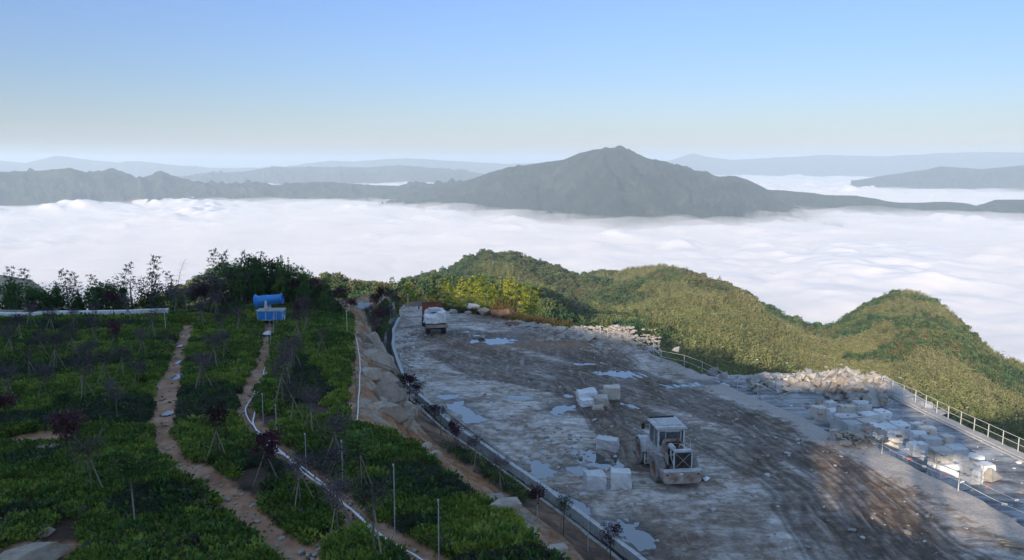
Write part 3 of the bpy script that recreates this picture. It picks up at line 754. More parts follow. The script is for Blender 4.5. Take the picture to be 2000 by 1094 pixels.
zone_n = fbm(x, y, 130, 3, 201) + 0.35 * fbm(x, y, 30, 2, 203)
pxx, _ = project(x, y, z)
# bamboo on the lower slopes and to the right, broadleaf forest on crests and to the left
bm = zone_n + np.interp(pxx, [0, 900, 1150, 1300, 1600, 1750, 1900, 2100], [-.35, -.35, -.15, .30, .55, .25, .1, .1]) - sstep(480, 900, r) * 0.5 + 0.08
isb = bm > 0
idx = np.where(isb, RS.randint(3, 6, len(x)), RS.choice([0, 0, 1, 1, 2], len(x)))
sc = np.where(isb, RS.uniform(.5, 1.0, len(x)), np.clip(RS.lognormal(-.45, .28, len(x)), .35, np.where(r < 600, .9, 1.2)))
near = sstep(280, 120, r); sc = sc * (1 - 0.35 * near)
print('forest', len(x))
scatter('forest', F_PROTO, x, y, z - 0.8, sc, RS.uniform(0, 6.28, len(x)), idx, label='mixed broadleaf and bamboo forest covering the spurs below the quarry', cat='forest')

# --- low shrubs covering the garden
def tuft(seed, mat, n=30, lo=.05, hi=.13, rx=.22, hz_=.30):
    def sh(rg):
        a = rg.uniform(0, 2 * PI); q = rg.uniform(0, 1) ** .6; h = rg.uniform(.05, 1) * hz_ * (1 - .35 * q)
        return (math.cos(a) * rx * q, math.sin(a) * rx * q, h), (math.cos(a) * q, math.sin(a) * q, .6)
    return leaf_mesh('shrub', mat, n, sh, (lo, hi), seed, 0.55, 0.9, 0.6)
G_PROTO = [tuft(1, MAT['leaf_ground'], 34, .07, .15), tuft(2, MAT['leaf_ground'], 40, .05, .12), tuft(3, MAT['leaf_ground'], 26, .08, .17, .2, .36),
           tuft(4, MAT['leaf_ground_dark'], 36, .05, .11), tuft(5, MAT['leaf_ground_dark'], 40, .04, .1, .2, .25), tuft(6, MAT['leaf_twig'], 30, .06, .16, .2, .34), tuft(7, MAT['leaf_mid'], 22, .1, .2, .16, .42)]
N = 190000
y = 15 + 62 * RS.uniform(0, 1, N) ** 1.15; x = LX(GE, y) - 0.15 - RS.uniform(0, 1, N) ** 1.0 * (LX(GE, y) + y * 0.80)
pm = path_mask(x, y); z = garden_z(x, y); px, py = project(x, y, z)
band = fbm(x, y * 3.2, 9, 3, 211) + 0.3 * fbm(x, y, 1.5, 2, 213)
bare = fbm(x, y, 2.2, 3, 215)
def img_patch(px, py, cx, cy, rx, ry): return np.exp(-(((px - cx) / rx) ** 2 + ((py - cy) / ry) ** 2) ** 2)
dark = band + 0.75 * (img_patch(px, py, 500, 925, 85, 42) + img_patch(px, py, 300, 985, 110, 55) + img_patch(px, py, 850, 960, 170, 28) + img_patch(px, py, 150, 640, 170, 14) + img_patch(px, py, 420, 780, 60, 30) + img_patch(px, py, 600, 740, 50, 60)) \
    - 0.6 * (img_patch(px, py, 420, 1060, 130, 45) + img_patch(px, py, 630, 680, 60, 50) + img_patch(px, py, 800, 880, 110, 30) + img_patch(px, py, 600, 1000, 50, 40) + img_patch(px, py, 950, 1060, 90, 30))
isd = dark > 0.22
ok = (pm < -0.10) & pts_in_view(px, py) & (bare < 0.40) & ~((px < 160) & (py > 1010) & (bare > -0.25)) & (y < 74)
gap = np.abs(dark - 0.22) < 0.035; ok &= ~(gap & (RS.uniform(0, 1, N) < .8))
x, y, z, isd = x[ok], y[ok], z[ok], isd[ok]
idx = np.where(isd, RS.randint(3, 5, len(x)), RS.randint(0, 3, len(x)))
odd = RS.uniform(0, 1, len(x)) < .05 + .16 * (fbm(x, y, 3, 3, 231) > .1); idx = np.where(odd, RS.randint(5, 7, len(x)), idx)
sc = RS.uniform(.5, 1.25, len(x)) * np.where(isd, .9, 1.0) * (1 + sstep(35, 65, y) * .35)
print('shrubs', len(x))
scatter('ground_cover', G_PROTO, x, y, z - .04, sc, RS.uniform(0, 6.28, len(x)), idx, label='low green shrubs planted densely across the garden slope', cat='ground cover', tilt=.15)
# sparse weeds on the soil bank and the far rim
N = 5000
y = RS.uniform(22, 96, N); x = LX(DL, y) + RS.uniform(0, 1, N) * (LX(CL, y) - LX(DL, y) - .9)
d = fbm(x, y, 3, 3, 221) > np.where(y > 60, -0.1, 0.12); x, y = x[d], y[d]
z = np.array([bank_z(a_, b_) for a_, b_ in zip(x, y)]) + .05
scatter('bank_weeds', G_PROTO, x, y, z, RS.uniform(.5, 1.1, len(x)), RS.uniform(0, 6.28, len(x)), RS.choice([1, 3, 4, 4], len(x)), label='sparse dark weeds on the soil bank beside the drain', cat='weeds', tilt=.2)
# ------------------------------------------------------------------ drain, fences, stones
ORD = ['nearest', 'second nearest', 'third nearest', 'fourth nearest', 'fifth nearest', 'sixth nearest', 'seventh nearest', 'eighth nearest', 'ninth nearest', 'tenth nearest',
       'eleventh nearest', 'twelfth nearest', 'thirteenth nearest', 'fourteenth nearest', 'fifteenth nearest', 'sixteenth nearest', 'seventeenth nearest', 'eighteenth nearest', 'nineteenth nearest', 'twentieth nearest',
       'twenty first nearest', 'twenty second nearest', 'twenty third nearest', 'twenty fourth nearest', 'twenty fifth nearest', 'twenty sixth nearest', 'twenty seventh nearest', 'twenty eighth nearest', 'twenty ninth nearest', 'thirtieth nearest']
NTH = ['leftmost', 'second', 'third', 'fourth', 'fifth', 'sixth', 'seventh', 'eighth', 'ninth', 'tenth', 'eleventh', 'twelfth', 'thirteenth', 'fourteenth', 'fifteenth', 'sixteenth', 'seventeenth', 'eighteenth', 'nineteenth', 'twentieth', 'twenty first', 'twenty second', 'twenty third', 'twenty fourth', 'twenty fifth', 'twenty sixth']
def nth(k): return 'leftmost' if k == 0 else NTH[k] + ' from the left'
def fz(x, y): return float(floor_z(np.array([x]), np.array([y]))[0][0])
def gz(x, y): return float(garden_z(np.array([x]), np.array([y]))[0])
def resample(pts, step):
    pts = [Vector(p) for p in pts]; out = [pts[0]]
    for a_, b_ in zip(pts[:-1], pts[1:]):
        n = max(1, int((b_ - a_).length / step)); out += [a_.lerp(b_, k / n) for k in range(1, n + 1)]
    return out
def smooth(pts, it=2):
    pts = [Vector(p) for p in pts]
    for _ in range(it):
        q = [pts[0]]
        for a_, b_ in zip(pts[:-1], pts[1:]): q += [a_.lerp(b_, .25), a_.lerp(b_, .75)]
        pts = q + [pts[-1]]
    return pts
def sweep(prof, line_pts, jit=0.0, seed=0):
    """closed outline (side offset, z) carried along a ground line"""
    rg = random.Random(seed); mb = MB(); vs = []; fs = []; n = len(prof); L = [Vector(p) for p in line_pts]
    for i, p in enumerate(L):
        t_ = (L[min(i + 1, len(L) - 1)] - L[max(i - 1, 0)]); t_.z = 0; t_.normalize(); s = Vector((t_.y, -t_.x, 0))
        j = rg.uniform(-jit, jit); jz = rg.uniform(-jit, jit)
        for o_, z_ in prof: vs.append(p + s * (o_ + j) + Vector((0, 0, z_ + jz)))
    for i in range(len(L) - 1):
        for k in range(n):
            k2 = (k + 1) % n; fs.append((i * n + k, (i + 1) * n + k, (i + 1) * n + k2, i * n + k2))
    fs.append(tuple(range(n))); fs.append(tuple((len(L) - 1) * n + k for k in range(n - 1, -1, -1)))
    return mb.add(vs, fs)

# concrete drain round the quarry floor
ys_ = np.arange(27, 88.5, 0.6); cl = [Vector((LX(CL, y_), y_, 0)) for y_ in ys_]
cl = [p + Vector((float(fbm([p.y], [0], 7, 2, 5)[0]) * .12, 0, 0)) for p in cl]
dr = empty('drainage_channel', cl[0], 0, 'pale concrete drain with raised walls curving along the foot of the garden slope', 'drain')
rel = [p - cl[0] for p in cl]
sweep([(0.18, -0.3), (0.18, 0.42), (0.46, 0.40), (0.46, -0.3)], rel, 0.012, 1).build('tall_wall', MAT['concrete'], dr)
sweep([(-0.62, -0.3), (-0.62, 0.30), (-0.40, 0.28), (-0.40, -0.3)], rel, 0.02, 2).build('low_wall', MAT['concrete_dirty'], dr)
sweep([(-0.9, -0.4), (-0.9, -0.12), (0.2, -0.16), (0.2, -0.4)], rel, 0.0, 3).build('channel_bed', MAT['dark_bark'], dr)
# second, older kerb on the quarry side near the front
kp = resample([P(*q) for q in [(872, 806), (930, 850), (960, 872), (1003, 905)]], .8)
tag(sweep([(-.1, -.2), (-.1, .16), (.1, .14), (.1, -.2)], kp, .015, 4).build('kerb', MAT['concrete_dirty']), 'short weathered concrete kerb beside the drain near the left puddle', 'kerb')
kp = resample([P(*q) for q in [(779, 690), (783, 710), (786, 735)]], .8)
tag(sweep([(-.08, -.2), (-.08, .15), (.08, .15), (.08, -.2)], kp, .02, 5).build('kerb', MAT['concrete_dirty']), 'thin pale kerb piece on rubble at the bend of the drain', 'kerb')

# ---- rocks
def rock_mesh(name, mat, seed, ang=0.35, flat=0.75, sub=0, planes=7):
    """convex angular stone; sub > 0 rounds and roughens it"""
    import bmesh
    rg = random.Random(seed); bm = bmesh.new()
    for _ in range(11 + planes // 3):
        v_ = Vector((rg.uniform(-1, 1), rg.uniform(-1, 1), rg.uniform(-1, 1))); m_ = max(abs(q) for q in v_); v_ = v_ * (0.75 / m_ + 0.25 / v_.length) * rg.uniform(.75, 1.0); bm.verts.new((v_.x, v_.y, v_.z * flat))
    r_ = bmesh.ops.convex_hull(bm, input=bm.verts[:]); bmesh.ops.delete(bm, geom=list({g for g in r_['geom_interior'] + r_['geom_unused'] if isinstance(g, bmesh.types.BMVert)}), context='VERTS')
    if sub:
        bmesh.ops.bevel(bm, geom=bm.edges[:] + bm.verts[:], offset=.13, segments=2, affect='EDGES', clamp_overlap=True)
        bmesh.ops.triangulate(bm, faces=bm.faces[:]); bmesh.ops.subdivide_edges(bm, edges=[e for e in bm.edges if e.calc_length() > .25], cuts=2, use_grid_fill=False)
        bmesh.ops.triangulate(bm, faces=bm.faces[:])
        co = np.array([v_.co[:] for v_ in bm.verts]); nz_ = fbm(co[:, 0] * 1.3 + seed, co[:, 1] * 1.3 + co[:, 2] * 1.9, .9, 4, seed)
        for v_, n_ in zip(bm.verts, nz_): v_.co *= 1 + .16 * float(n_)
    bmesh.ops.recalc_face_normals(bm, faces=bm.faces[:])
    me = bpy.data.meshes.new(name); bm.to_mesh(me); bm.free(); me.materials.append(mat); return me
def block_mesh(name, mat, seed, dx, dy, dz, rough=0.035, cut=3, shear=1.0):
    """quarried block: a box with slightly bowed, chipped faces"""
    import bmesh
    rg = random.Random(seed); bm = bmesh.new(); bmesh.ops.create_cube(bm, size=1)
    bmesh.ops.subdivide_edges(bm, edges=bm.edges[:], cuts=cut, use_grid_fill=True)
    sh = [rg.uniform(-.1, .1) * shear for _ in range(6)]
    for v_ in bm.verts:
        c = v_.co; e = sum(abs(abs(q) - .5) < 1e-4 for q in c)
        q = Vector((c.x * dx, c.y * dy, (c.z + .5) * dz))
        q.x += sh[0] * dz * c.z * 1.3 + sh[1] * c.y * dx; q.y += sh[2] * dz * c.z * 1.3 + sh[3] * c.x * dy; q.z += (sh[4] * c.x + sh[5] * c.y) * dz * (c.z + .5) * 1.3
        k = rough * (2.0 if e >= 2 else 1)
        q += Vector([rg.uniform(-1, 1) for _ in range(3)]) * k
        if e >= 2: q -= Vector((c.x * dx, c.y * dy, c.z * dz)) * rg.uniform(0, .07)
        v_.co = q
    me = bpy.data.meshes.new(name); bm.to_mesh(me); bm.free(); me.materials.append(mat); return me

# loose blocks on the open floor: px, py of the middle of the foot, width, depth, height, turn
FB = [(1147, 788, 1.75, 1.3, 1.15, .25, 'pale bluish granite block with a rounded back behind four smaller blocks'),
      (1196, 781, 1.55, 1.2, 1.25, -.1, 'tall warm grey granite block at the right end of the far block cluster'),
      (1146, 794, 1.15, 0.9, .75, .35, 'small grey granite block in front at the left of the far cluster'),
      (1176, 794, 1.25, 1.2, .85, -.15, 'tilted square granite block in the middle of the far cluster'),
      (1168, 800, 1.0, .55, .42, .1, 'low flat granite slab lying in front of the far cluster'),
      (1188, 881, 1.4, 1.0, .8, -.32, 'single pale granite block standing left of the wheel loader'),
      (1163, 957, 1.22, 1.0, .92, .12, 'left one of two pale granite blocks in the foreground of the floor'),
      (1214, 957, 1.2, 1.0, 1.05, -.12, 'right one of two pale granite blocks in the foreground of the floor')]
for k, (px, py, w, d, h, rz, lb) in enumerate(FB):
    q = P(px, py); f_ = .82 if k < 5 else .95; m = block_mesh('granite_block', MAT['granite_warm'] if k in (1, 3, 4) else MAT['granite'], 40 + k, w * f_, d * f_, h * f_, .025)
    o = inst('granite_block', m, None, (q.x, q.y + d * .4, fz(q.x, q.y + d * .4) - .06), (0, 0, rz)); tag(o, lb, 'stone block', 'loose granite blocks on the quarry floor')
# stacked blocks in the yard: px, py of the middle of the top, layer, long side, short side, height
e0, e1 = P(1560, 815), P(1900, 972); EA = math.atan2(e1.y - e0.y, e1.x - e0.x)
YB = [(1601, 794, 0, 1.15, 1.1, 1.0, .10), (1634, 800, 0, 1.4, 1.1, 1.1, .0), (1653, 792, 1, 1.5, .8, .7, -.3), (1684, 785, 1, 1.25, 1.1, .9, -.15), (1622, 784, 0, .9, .9, 1.0, .2),
      (1655, 811, 1, 1.9, 1.2, 1.1, .1), (1697, 807, 1, 1.3, 1.2, 1.05, .12), (1723, 802, 1, 1.1, 1.2, 1.0, .05),
      (1664, 824, 1, 1.35, 1.2, 1.2, .05), (1695, 820, 1, 1.5, 1.2, 1.2, .12), (1640, 818, 0, 1.1, 1.1, 1.0, .1),
      (1727, 831, 1, 1.7, 1.4, 1.3, .08), (1757, 826, 1, 1.15, 1.3, 1.2, .12), (1640, 840, 0, 1.3, 1.1, .9, -.1), (1690, 848, 0, 1.5, 1.2, 1.0, .1),
      (1736, 852, 1, 1.2, 1.0, .9, -.1), (1716, 872, 0, 1.4, 1.2, 1.0, .1), (1758, 872, 0, 1.1, 1.1, 1.1, .15),
      (1812, 834, 1, 1.15, .8, .6, -.15), (1795, 844, 1, 1.1, .9, .8, -.2), (1819, 854, 1, 1.35, .95, .9, -.25), (1792, 865, 1, 1.2, 1.0, .95, -.1),
      (1778, 884, 0, 1.6, 1.3, 1.2, .05), (1812, 886, 0, 1.3, 1.2, 1.1, .1), (1776, 848, 0, 1.0, 1.0, .9, .2), (1790, 826, 0, 1.0, .8, .6, .3),
      (1838, 876, 2, 1.3, 1.0, .95, -.1), (1868, 872, 2, 1.2, 1.2, 1.0, -.15), (1846, 902, 1, 1.5, 1.1, 1.0, .0), (1878, 896, 1, 1.1, 1.1, 1.0, -.1),
      (1902, 888, 0, 1.0, 1.0, 1.0, .25), (1925, 905, 0, 1.0, .9, .8, .1), (1850, 850, 0, .9, .8, .6, .2), (1900, 912, 0, 1.1, .9, .8, 0)]
yb = sorted(YB, key=lambda q: q[0]); lay = {0: [], 1: [], 2: []}
for q in yb: lay[q[2]].append(q)
LN = {0: 'lying on the yard ground', 1: 'on the second layer of the stacks', 2: 'at the very top of the tallest stack'}
for L_, lst in lay.items():
    for k, (px, py, l_, a_, b_, h_, rz) in enumerate(lst):
        zt_ = YARD_Z + [1.15, 2.15, 3.0][l_]; q = P(px, py, zt_)
        m = block_mesh('granite_block', MAT['granite'] if (k % 4) else MAT['granite_warm'], 80 + k + 40 * L_, a_, b_, h_ if l_ else 1.25, .014, 3, .25)
        o = inst('granite_block', m, None, (q.x, q.y, zt_ - (h_ if l_ else 1.25)), (0, 0, .10 + rz * .6))
        nm = 'sunlit warm' if px == 1812 else ('long' if a_ > 1.45 else 'squat grey')
        tag(o, '%s cut block %s, %s' % (nm, LN[l_], nth(k)), 'stone block', 'granite blocks stacked in the lower yard')
# support blocks below the ones that stand on the second and third layers
k = 0
for (px, py, l_, a_, b_, h_, rz) in yb:
    if l_ == 0: continue
    zt_ = YARD_Z + [1.15, 2.15, 3.0][l_]; q = P(px, py, zt_); zb_ = zt_ - h_
    while zb_ > YARD_Z + .15:
        hh = min(1.1, zb_ - YARD_Z + .05)
        o = inst('granite_block', block_mesh('granite_block', MAT['granite'], 300 + k, a_ * .97, b_ * .97, hh - .02, .014, 3, .25), None, (q.x, q.y, zb_ - hh), (0, 0, .10 + rz * .6 + rnd.uniform(-.03, .03)))
        tag(o, 'grey granite block carrying another one in the stacks, %s' % nth(k) if k < 26 else 'grey granite block carrying another one at the right end of the stacks', 'stone block', 'granite blocks stacked in the lower yard'); k += 1; zb_ -= hh
RK = [rock_mesh('granite_rock', MAT['rubble_stone'], 500 + k, .4, .7, 0, 9) for k in range(7)]
RW = [rock_mesh('granite_rock', MAT['rubble_warm'], 520 + k, .4, .7, 0, 9) for k in range(4)]
for px, py, s_, lb in [(1903, 925, 1.15, 'big rounded grey boulder leaning at the near end of the block stacks'), (1932, 936, .9, 'wedge shaped grey boulder right of the rounded one by the block stacks')]:
    q = P(px, py, YARD_Z); tag(inst('boulder', RK[1], None, (q.x, q.y, YARD_Z + .4), (0, .2, .5), (s_, s_ * .8, s_)), lb, 'boulder')
# rubble heap at the far end of the yard
heap = []
c0 = P(1625, 762, YARD_Z)
def heap_z(x, y):
    q0 = P(1655, 752, YARD_Z); q1 = P(1530, 752, YARD_Z); q2 = P(1690, 775, YARD_Z)
    return 1.35 * math.exp(-((x - q0.x) / 3.6) ** 2 - ((y - q0.y) / 2.6) ** 2) + .7 * math.exp(-((x - q1.x) / 4.5) ** 2 - ((y - q1.y) / 2) ** 2) + .8 * math.exp(-((x - q2.x) / 2.2) ** 2 - ((y - q2.y) / 2.4) ** 2)
rg = random.Random(5)
hp = []
for k in range(190):
    px = rg.uniform(1462, 1735); py = rg.uniform(737, 768) if px < 1600 else rg.uniform(738, 795) if px < 1740 else 760
    if px < 1600 and py > 762 and rg.random() < .5: continue
    q = P(px, py, YARD_Z); hp.append((px, q))
hx_, hy_ = np.meshgrid(np.linspace(P(1440, 760, YARD_Z).x - 2, P(1740, 760, YARD_Z).x + 2, 60), np.linspace(P(1650, 800, YARD_Z).y - 1, P(1600, 735, YARD_Z).y + 2, 50))
hz_ = np.vectorize(heap_z)(hx_, hy_); hzz = YARD_Z - .25 + hz_ * .8 + fbm(hx_, hy_, 1.2, 3, 301) * .3
o = inst('rubble_mound', grid_mesh('rubble_mound', hx_, hy_, hzz, MAT['rubble_stone'])); o['kind'] = 'structure'
hp.sort(key=lambda q: -q[1].y)
for k, (px, q) in enumerate(hp):
    s_ = rg.uniform(.2, .5) * (1.25 if k % 9 == 0 else 1); warm = rg.random() < (.15 if px < 1600 else .4)
    o = inst('quarry_rock', rg.choice(RW if warm else RK), None, (q.x, q.y, YARD_Z + heap_z(q.x, q.y) * .85 + s_ * .3), (rg.uniform(-.8, .8), rg.uniform(-.8, .8), rg.uniform(0, 6)), (s_ * rg.uniform(.8, 1.5), s_, s_ * rg.uniform(.6, 1)))
    side = 'left part' if px < 1540 else ('middle part' if px < 1630 else 'tall right part')
    tag(o, '%s %s rock %s in the %s of the rubble heap' % ('bigger' if s_ > .36 else 'smaller', 'warm' if warm else 'grey', 'at the back' if q.y > hp[len(hp) // 2][1].y else 'in front', side), 'rock', 'broken rocks of the rubble heap')
# splintered slabs sticking out of the heap's top
for k, (px, py, a1, a2) in enumerate([(1622, 745, .9, .4), (1632, 741, .6, .9), (1638, 738, 1.0, 1.5), (1628, 748, .7, 2.2), (1612, 750, .5, .1), (1645, 745, .8, 2.8)]):
    q = P(px, py + 14, YARD_Z + 1.2); mb = MB(); mb.box((0, 0, .5), (.28, .16, 1.5), jit=.06)
    tag(mb.build('stone_splinter', MAT['rubble_warm'], None, False, q), 'long pale stone splinter sticking out of the top of the rubble heap', 'stone splinter', 'stone splinters on the rubble heap').rotation_euler = (a1, 0, a2)

# small stones everywhere (one mesh per field)
def stones(name, pts, mats, lo, hi, label, cat='rubble'):
    mb = MB()
    tv = [Vector(v_.co) for v_ in STONE.vertices]; tf = [tuple(p.vertices) for p in STONE.polygons]
    for p in pts:
        s_ = lo * (hi / lo) ** (rg.random() ** 1.9); M = Matrix.Translation(p) @ Matrix.Rotation(rg.uniform(0, 6), 4, 'Z') @ Matrix.Rotation(rg.uniform(-.4, .4), 4, 'X') @ Matrix.Diagonal((s_ * rg.uniform(.8, 1.7), s_, s_ * rg.uniform(.3, .75), 1))
        mb.add([v_ + Vector((rg.uniform(-.15, .15), rg.uniform(-.15, .15), rg.uniform(-.15, .15))) for v_ in tv], tf, rg.randrange(len(mats)), M)
    o = mb.build(name, mats); o['kind'] = 'stuff'; tag(o, label, cat); return o
import bmesh as _bm
_b = _bm.new(); _bm.ops.create_icosphere(_b, subdivisions=1, radius=1); STONE = bpy.data.meshes.new('stone'); _b.to_mesh(STONE); _b.free()
def field(n, boxes, f=P, zf=fz):
    out = []
    for _ in range(n):
        x0, x1, y0, y1 = rg.choice(boxes); q = f(rg.uniform(x0, x1), rg.uniform(y0, y1)); out.append(q)
    z = floor_z(np.array([q.x for q in out]), np.array([q.y for q in out]))[0]
    return [Vector((q.x, q.y, float(z_) + .02)) for q, z_ in zip(out, z)]
G3 = [MAT['rubble_stone'], MAT['rubble_warm'], MAT['granite']]
stones('floor_stones', field(1500, [(785, 850, 640, 770), (1000, 1200, 820, 920), (880, 1250, 700, 960), (1130, 1290, 640, 700), (1080, 1900, 760, 1090), (1240, 1800, 700, 900)]), G3, .025, .20, 'small broken stones strewn over the quarry floor')
stones('rim_rubble', field(1500, [(1050, 1240, 638, 668), (1090, 1230, 642, 662), (1150, 1290, 655, 690), (960, 1080, 628, 640)]), [MAT['rubble_warm'], MAT['rubble_warm'], MAT['rubble_stone']], .07, .38, 'pile of broken stone along the far rim of the quarry floor')
stones('bend_rubble', field(240, [(778, 812, 650, 770), (790, 830, 740, 800)]), G3, .06, .32, 'grey stone chips beside the bend of the drain')
pts = []
for _ in range(420):
    y_ = rg.uniform(36, 80); x_ = LX(RL, y_) + rg.uniform(-.2, 1.4); pts.append(Vector((x_, y_, YARD_Z + max(0, (1.3 - (x_ - LX(RL, y_))) / 1.3) * 2.2)))
for _ in range(500):
    y_ = rg.uniform(40, 76); x_ = rg.uniform(LX(RL, y_) + 1, LX(FL, y_) - 1); pts.append(Vector((x_, y_, YARD_Z + .03)))
stones('yard_stones', pts, G3, .04, .3, 'loose stones along the foot of the rim and across the block yard')
# heap of brown bedded rock on the rim
q = P(1668, 866)
pts = [Vector((q.x + rg.gauss(0, .9), q.y + rg.gauss(0, .5), .15 + rg.uniform(0, .6))) for _ in range(90)]
stones('splintered_rock_pile', pts, [MAT['rubble_warm']], .1, .4, 'small pile of splintered warm stone on the rim above the yard', 'rock pile')

# named rocks on the floor and rim
for px, py, s_, w_, lb in [(1094, 648, .9, 1, 'flat pale rock lying among the rubble of the far rim'), (1148, 664, 1.0, 1, 'long pale slab of rock at the far rim'), (942, 660, .5, 0, 'small pale rock beside the far puddle'), (1412, 735, .6, 0, 'grey rock at the end of the white railing'),
                        (1390, 728, .75, 0, 'rounded pale rock just behind the white railing'), (1320, 684, .5, 0, 'white boulder perched beyond the white railing above the forest')]:
    q = P(px, py); o = inst('boulder', RW[1] if w_ else RK[2], None, (q.x, q.y, fz(q.x, q.y) + s_ * .25 if px < 1300 else .1), (0, 0, 1.0), (s_, s_ * .7, s_ * (.45 if px < 1300 else .8))); tag(o, lb, 'boulder')

# ---- cliff boulders: px, py, distance guess from the cliff line, size
CB = [(718, 672, 1.3, 1.0, 1.1), (703, 668, .9, .7, .9), (733, 695, 1.7, 1.0, 1.3), (718, 712, 1.9, 1.3, 1.2), (748, 722, 1.1, 1.2, 1.5), (727, 745, 1.3, 1.0, .8), (757, 764, 1.2, .8, 1.1), (770, 778, .9, .9, .8), (735, 778, .8, 1.2, .9),
      (776, 800, 1.4, .9, .7), (748, 812, 1.2, .8, .9), (790, 810, 1.1, .6, .7), (765, 826, 1.3, .6, .55), (785, 830, .9, .6, .5), (745, 790, .8, .6, .6), (713, 736, .7, .7, .6), (722, 690, .8, .8, .9), (744, 706, .8, .9, 1.0), (738, 734, .7, .8, .8), (746, 756, .8, .7, .8), (760, 792, .8, .6, .7), (782, 818, .7, .5, .5), (728, 800, .5, .5, .5), (708, 684, .7, .6, .7)]
BM = [rock_mesh('boulder', MAT['boulder_stone'], 600 + k, .5, .9, 3, 8) for k in range(5)]
CB.sort(key=lambda q: -q[1])
for k, (px, py, a_, b_, c_) in enumerate(CB):
    # stand the stone on the cliff face seen at this place
    best = None
    d = ray(px, py)
    for i in range(200, 1200):
        tq = i * 0.1; x_, y_, z_ = d.x * tq, d.y * tq, CAMZ + d.z * tq
        xa_ = LX(GE, y_); xb_ = max(LX(DL, y_), xa_ + 1.2)
        if x_ > xb_: continue
        u_ = (x_ - xa_) / (xb_ - xa_)
        if u_ < 0: sf = gz(x_, y_)
        else: sf = 1 + (gz(xa_, y_) - 1) * (1 - float(sstep(0, 1, u_ * 1.15)) ** .8)
        if z_ <= sf: best = (x_, y_, z_); break
    if best is None: best = tuple(P(px, py, 2.5))
    o = inst('boulder', BM[k % 5], None, (best[0] + .30, best[1] - .15, best[2] + .05), (rg.uniform(-.3, .3), rg.uniform(-.3, .3), rg.uniform(0, 6)), (a_ * 1.15, b_ * 1.15, c_ * 1.1))
    tag(o, 'weathered brown boulder set in the cliff below the garden edge, %s' % ORD[k], 'boulder', 'boulders of the garden cliff')
for px, py, s_, dims, lb in [(960, 975, 1, (.5, .35, .3), 'pale flat stone at the garden edge above the soil bank'), (985, 1000, 1, (.62, .45, .5), 'large pale boulder at the garden edge above the soil bank'), (1085, 1080, 1, (.4, .3, .3), 'small white stone at the near end of the garden edge'),
                             (95, 886, 1, (.62, .4, .32), 'rounded pale boulder in a bare patch at the left of the garden'), (118, 892, 1, (.2, .2, .15), 'small brown stone right beside the rounded pale boulder'), (70, 1092, 1, (1.05, .6, .5), 'big grey rock in the bottom left corner'), (66, 1024, 1, (.22, .15, .13), 'small white stone near the bottom left corner'),
                             (90, 1043, 1, (.3, .2, .2), 'pinkish stone above the big corner rock'), (402, 936, 1, (.18, .13, .06), 'small white stone lying on the clay path'), (832, 878, 1, (.3, .2, .3), 'pale stone on the bare edge of the garden left of the drain'), (848, 895, 1, (.35, .25, .35), 'greyish stone lower on the bare garden edge'), (212, 662, 1, (.35, .2, .15), 'brownish stone between shrubs at the far left')]:
    q = PG(px, py); o = inst('boulder', BM[3] if px < 400 or px > 830 else RK[0], None, (q.x, q.y, gz(q.x, q.y) + dims[2] * .3), (0, 0, .4), dims); tag(o, lb, 'boulder')
    if px in (960, 985, 95, 1085, 66): o.data = RW[2]

# ---- fences
def fence_line(name, label, cat, pts, posts, rails, h, rad, mp, mr, extra=None, sag=0, zoff=0.0):
    """pts: ground points of the posts"""
    o = empty(name, pts[0], 0, label, cat); r0_ = pts[0]
    for p in pts:
        MB().tube([Vector((0, 0, -.2)), Vector((0, 0, h))], rad, 6).build('post', mp, o, loc=p - r0_)
    for i in range(len(pts) - 1):
        for z_ in rails:
            a_, b_ = pts[i] - r0_ + Vector((0, 0, z_ * h)), pts[i + 1] - r0_ + Vector((0, 0, z_ * h))
            n = 6 if sag else 1
            MB().tube([a_.lerp(b_, k_ / n) - Vector((0, 0, sag * 4 * (k_ / n) * (1 - k_ / n))) for k_ in range(n + 1)], rad * .75 if not sag else .018, 5).build('rail' if not sag else 'rope', mr, o)
    return o
A_, B_ = P(1716, 757, YARD_Z), P(2005, 882, YARD_Z)
dirf = (B_ - A_); nf = 17
pts = [Vector((LX(FL, A_.y + dirf.y * k / 11) - .15, A_.y + dirf.y * k / 11, YARD_Z)) for k in range(nf)]
fence_line('guard_railing', 'pale tube railing with two rails along the far edge of the block yard', 'railing', pts, None, (1.0, .52), 1.15, .036, MAT['concrete'], MAT['concrete'])
for k_, (off, lb) in enumerate([(1.0, 'long pale pipe lying along the walkway, nearer the railing'), (1.5, 'long pale pipe lying along the walkway, farther from the railing')]):
    pp = [p + Vector((-off, 0, .12)) for p in pts[0:]]; pp.insert(0, pp[0] + (pp[0] - pp[1]) * .9 + Vector((0, 0, .35)))
    mb = MB(); mb.tube([q - pp[1] for q in pp], .05, 6); tag(mb.build('pipe', MAT['concrete'], loc=pp[1]), lb, 'pipe', 'pipes along the walkway')
pts = [P(px, py) for px, py in [(1172, 656), (1186, 662), (1225, 674), (1276, 690), (1291, 708), (1336, 717), (1371, 731), (1440, 768)]]
pts = [Vector((p.x, p.y, 0.02)) for p in pts]
fence_line('white_railing', 'thin white tube railing with leaning posts along the far right rim', 'railing', pts, None, (1.0, .5), 1.05, .028, MAT['concrete'], MAT['concrete'])
pts = [P(px, py) for px, py in [(1440, 770), (1479, 779), (1722, 890), (1871, 962), (2030, 1040), (2150, 1105)]]
rf = fence_line('rope_fence', 'sagging double rope fence with white posts above the block yard', 'rope fence', pts, None, (.95, .55), 1.25, .03, MAT['concrete'], MAT['concrete'], sag=.12)
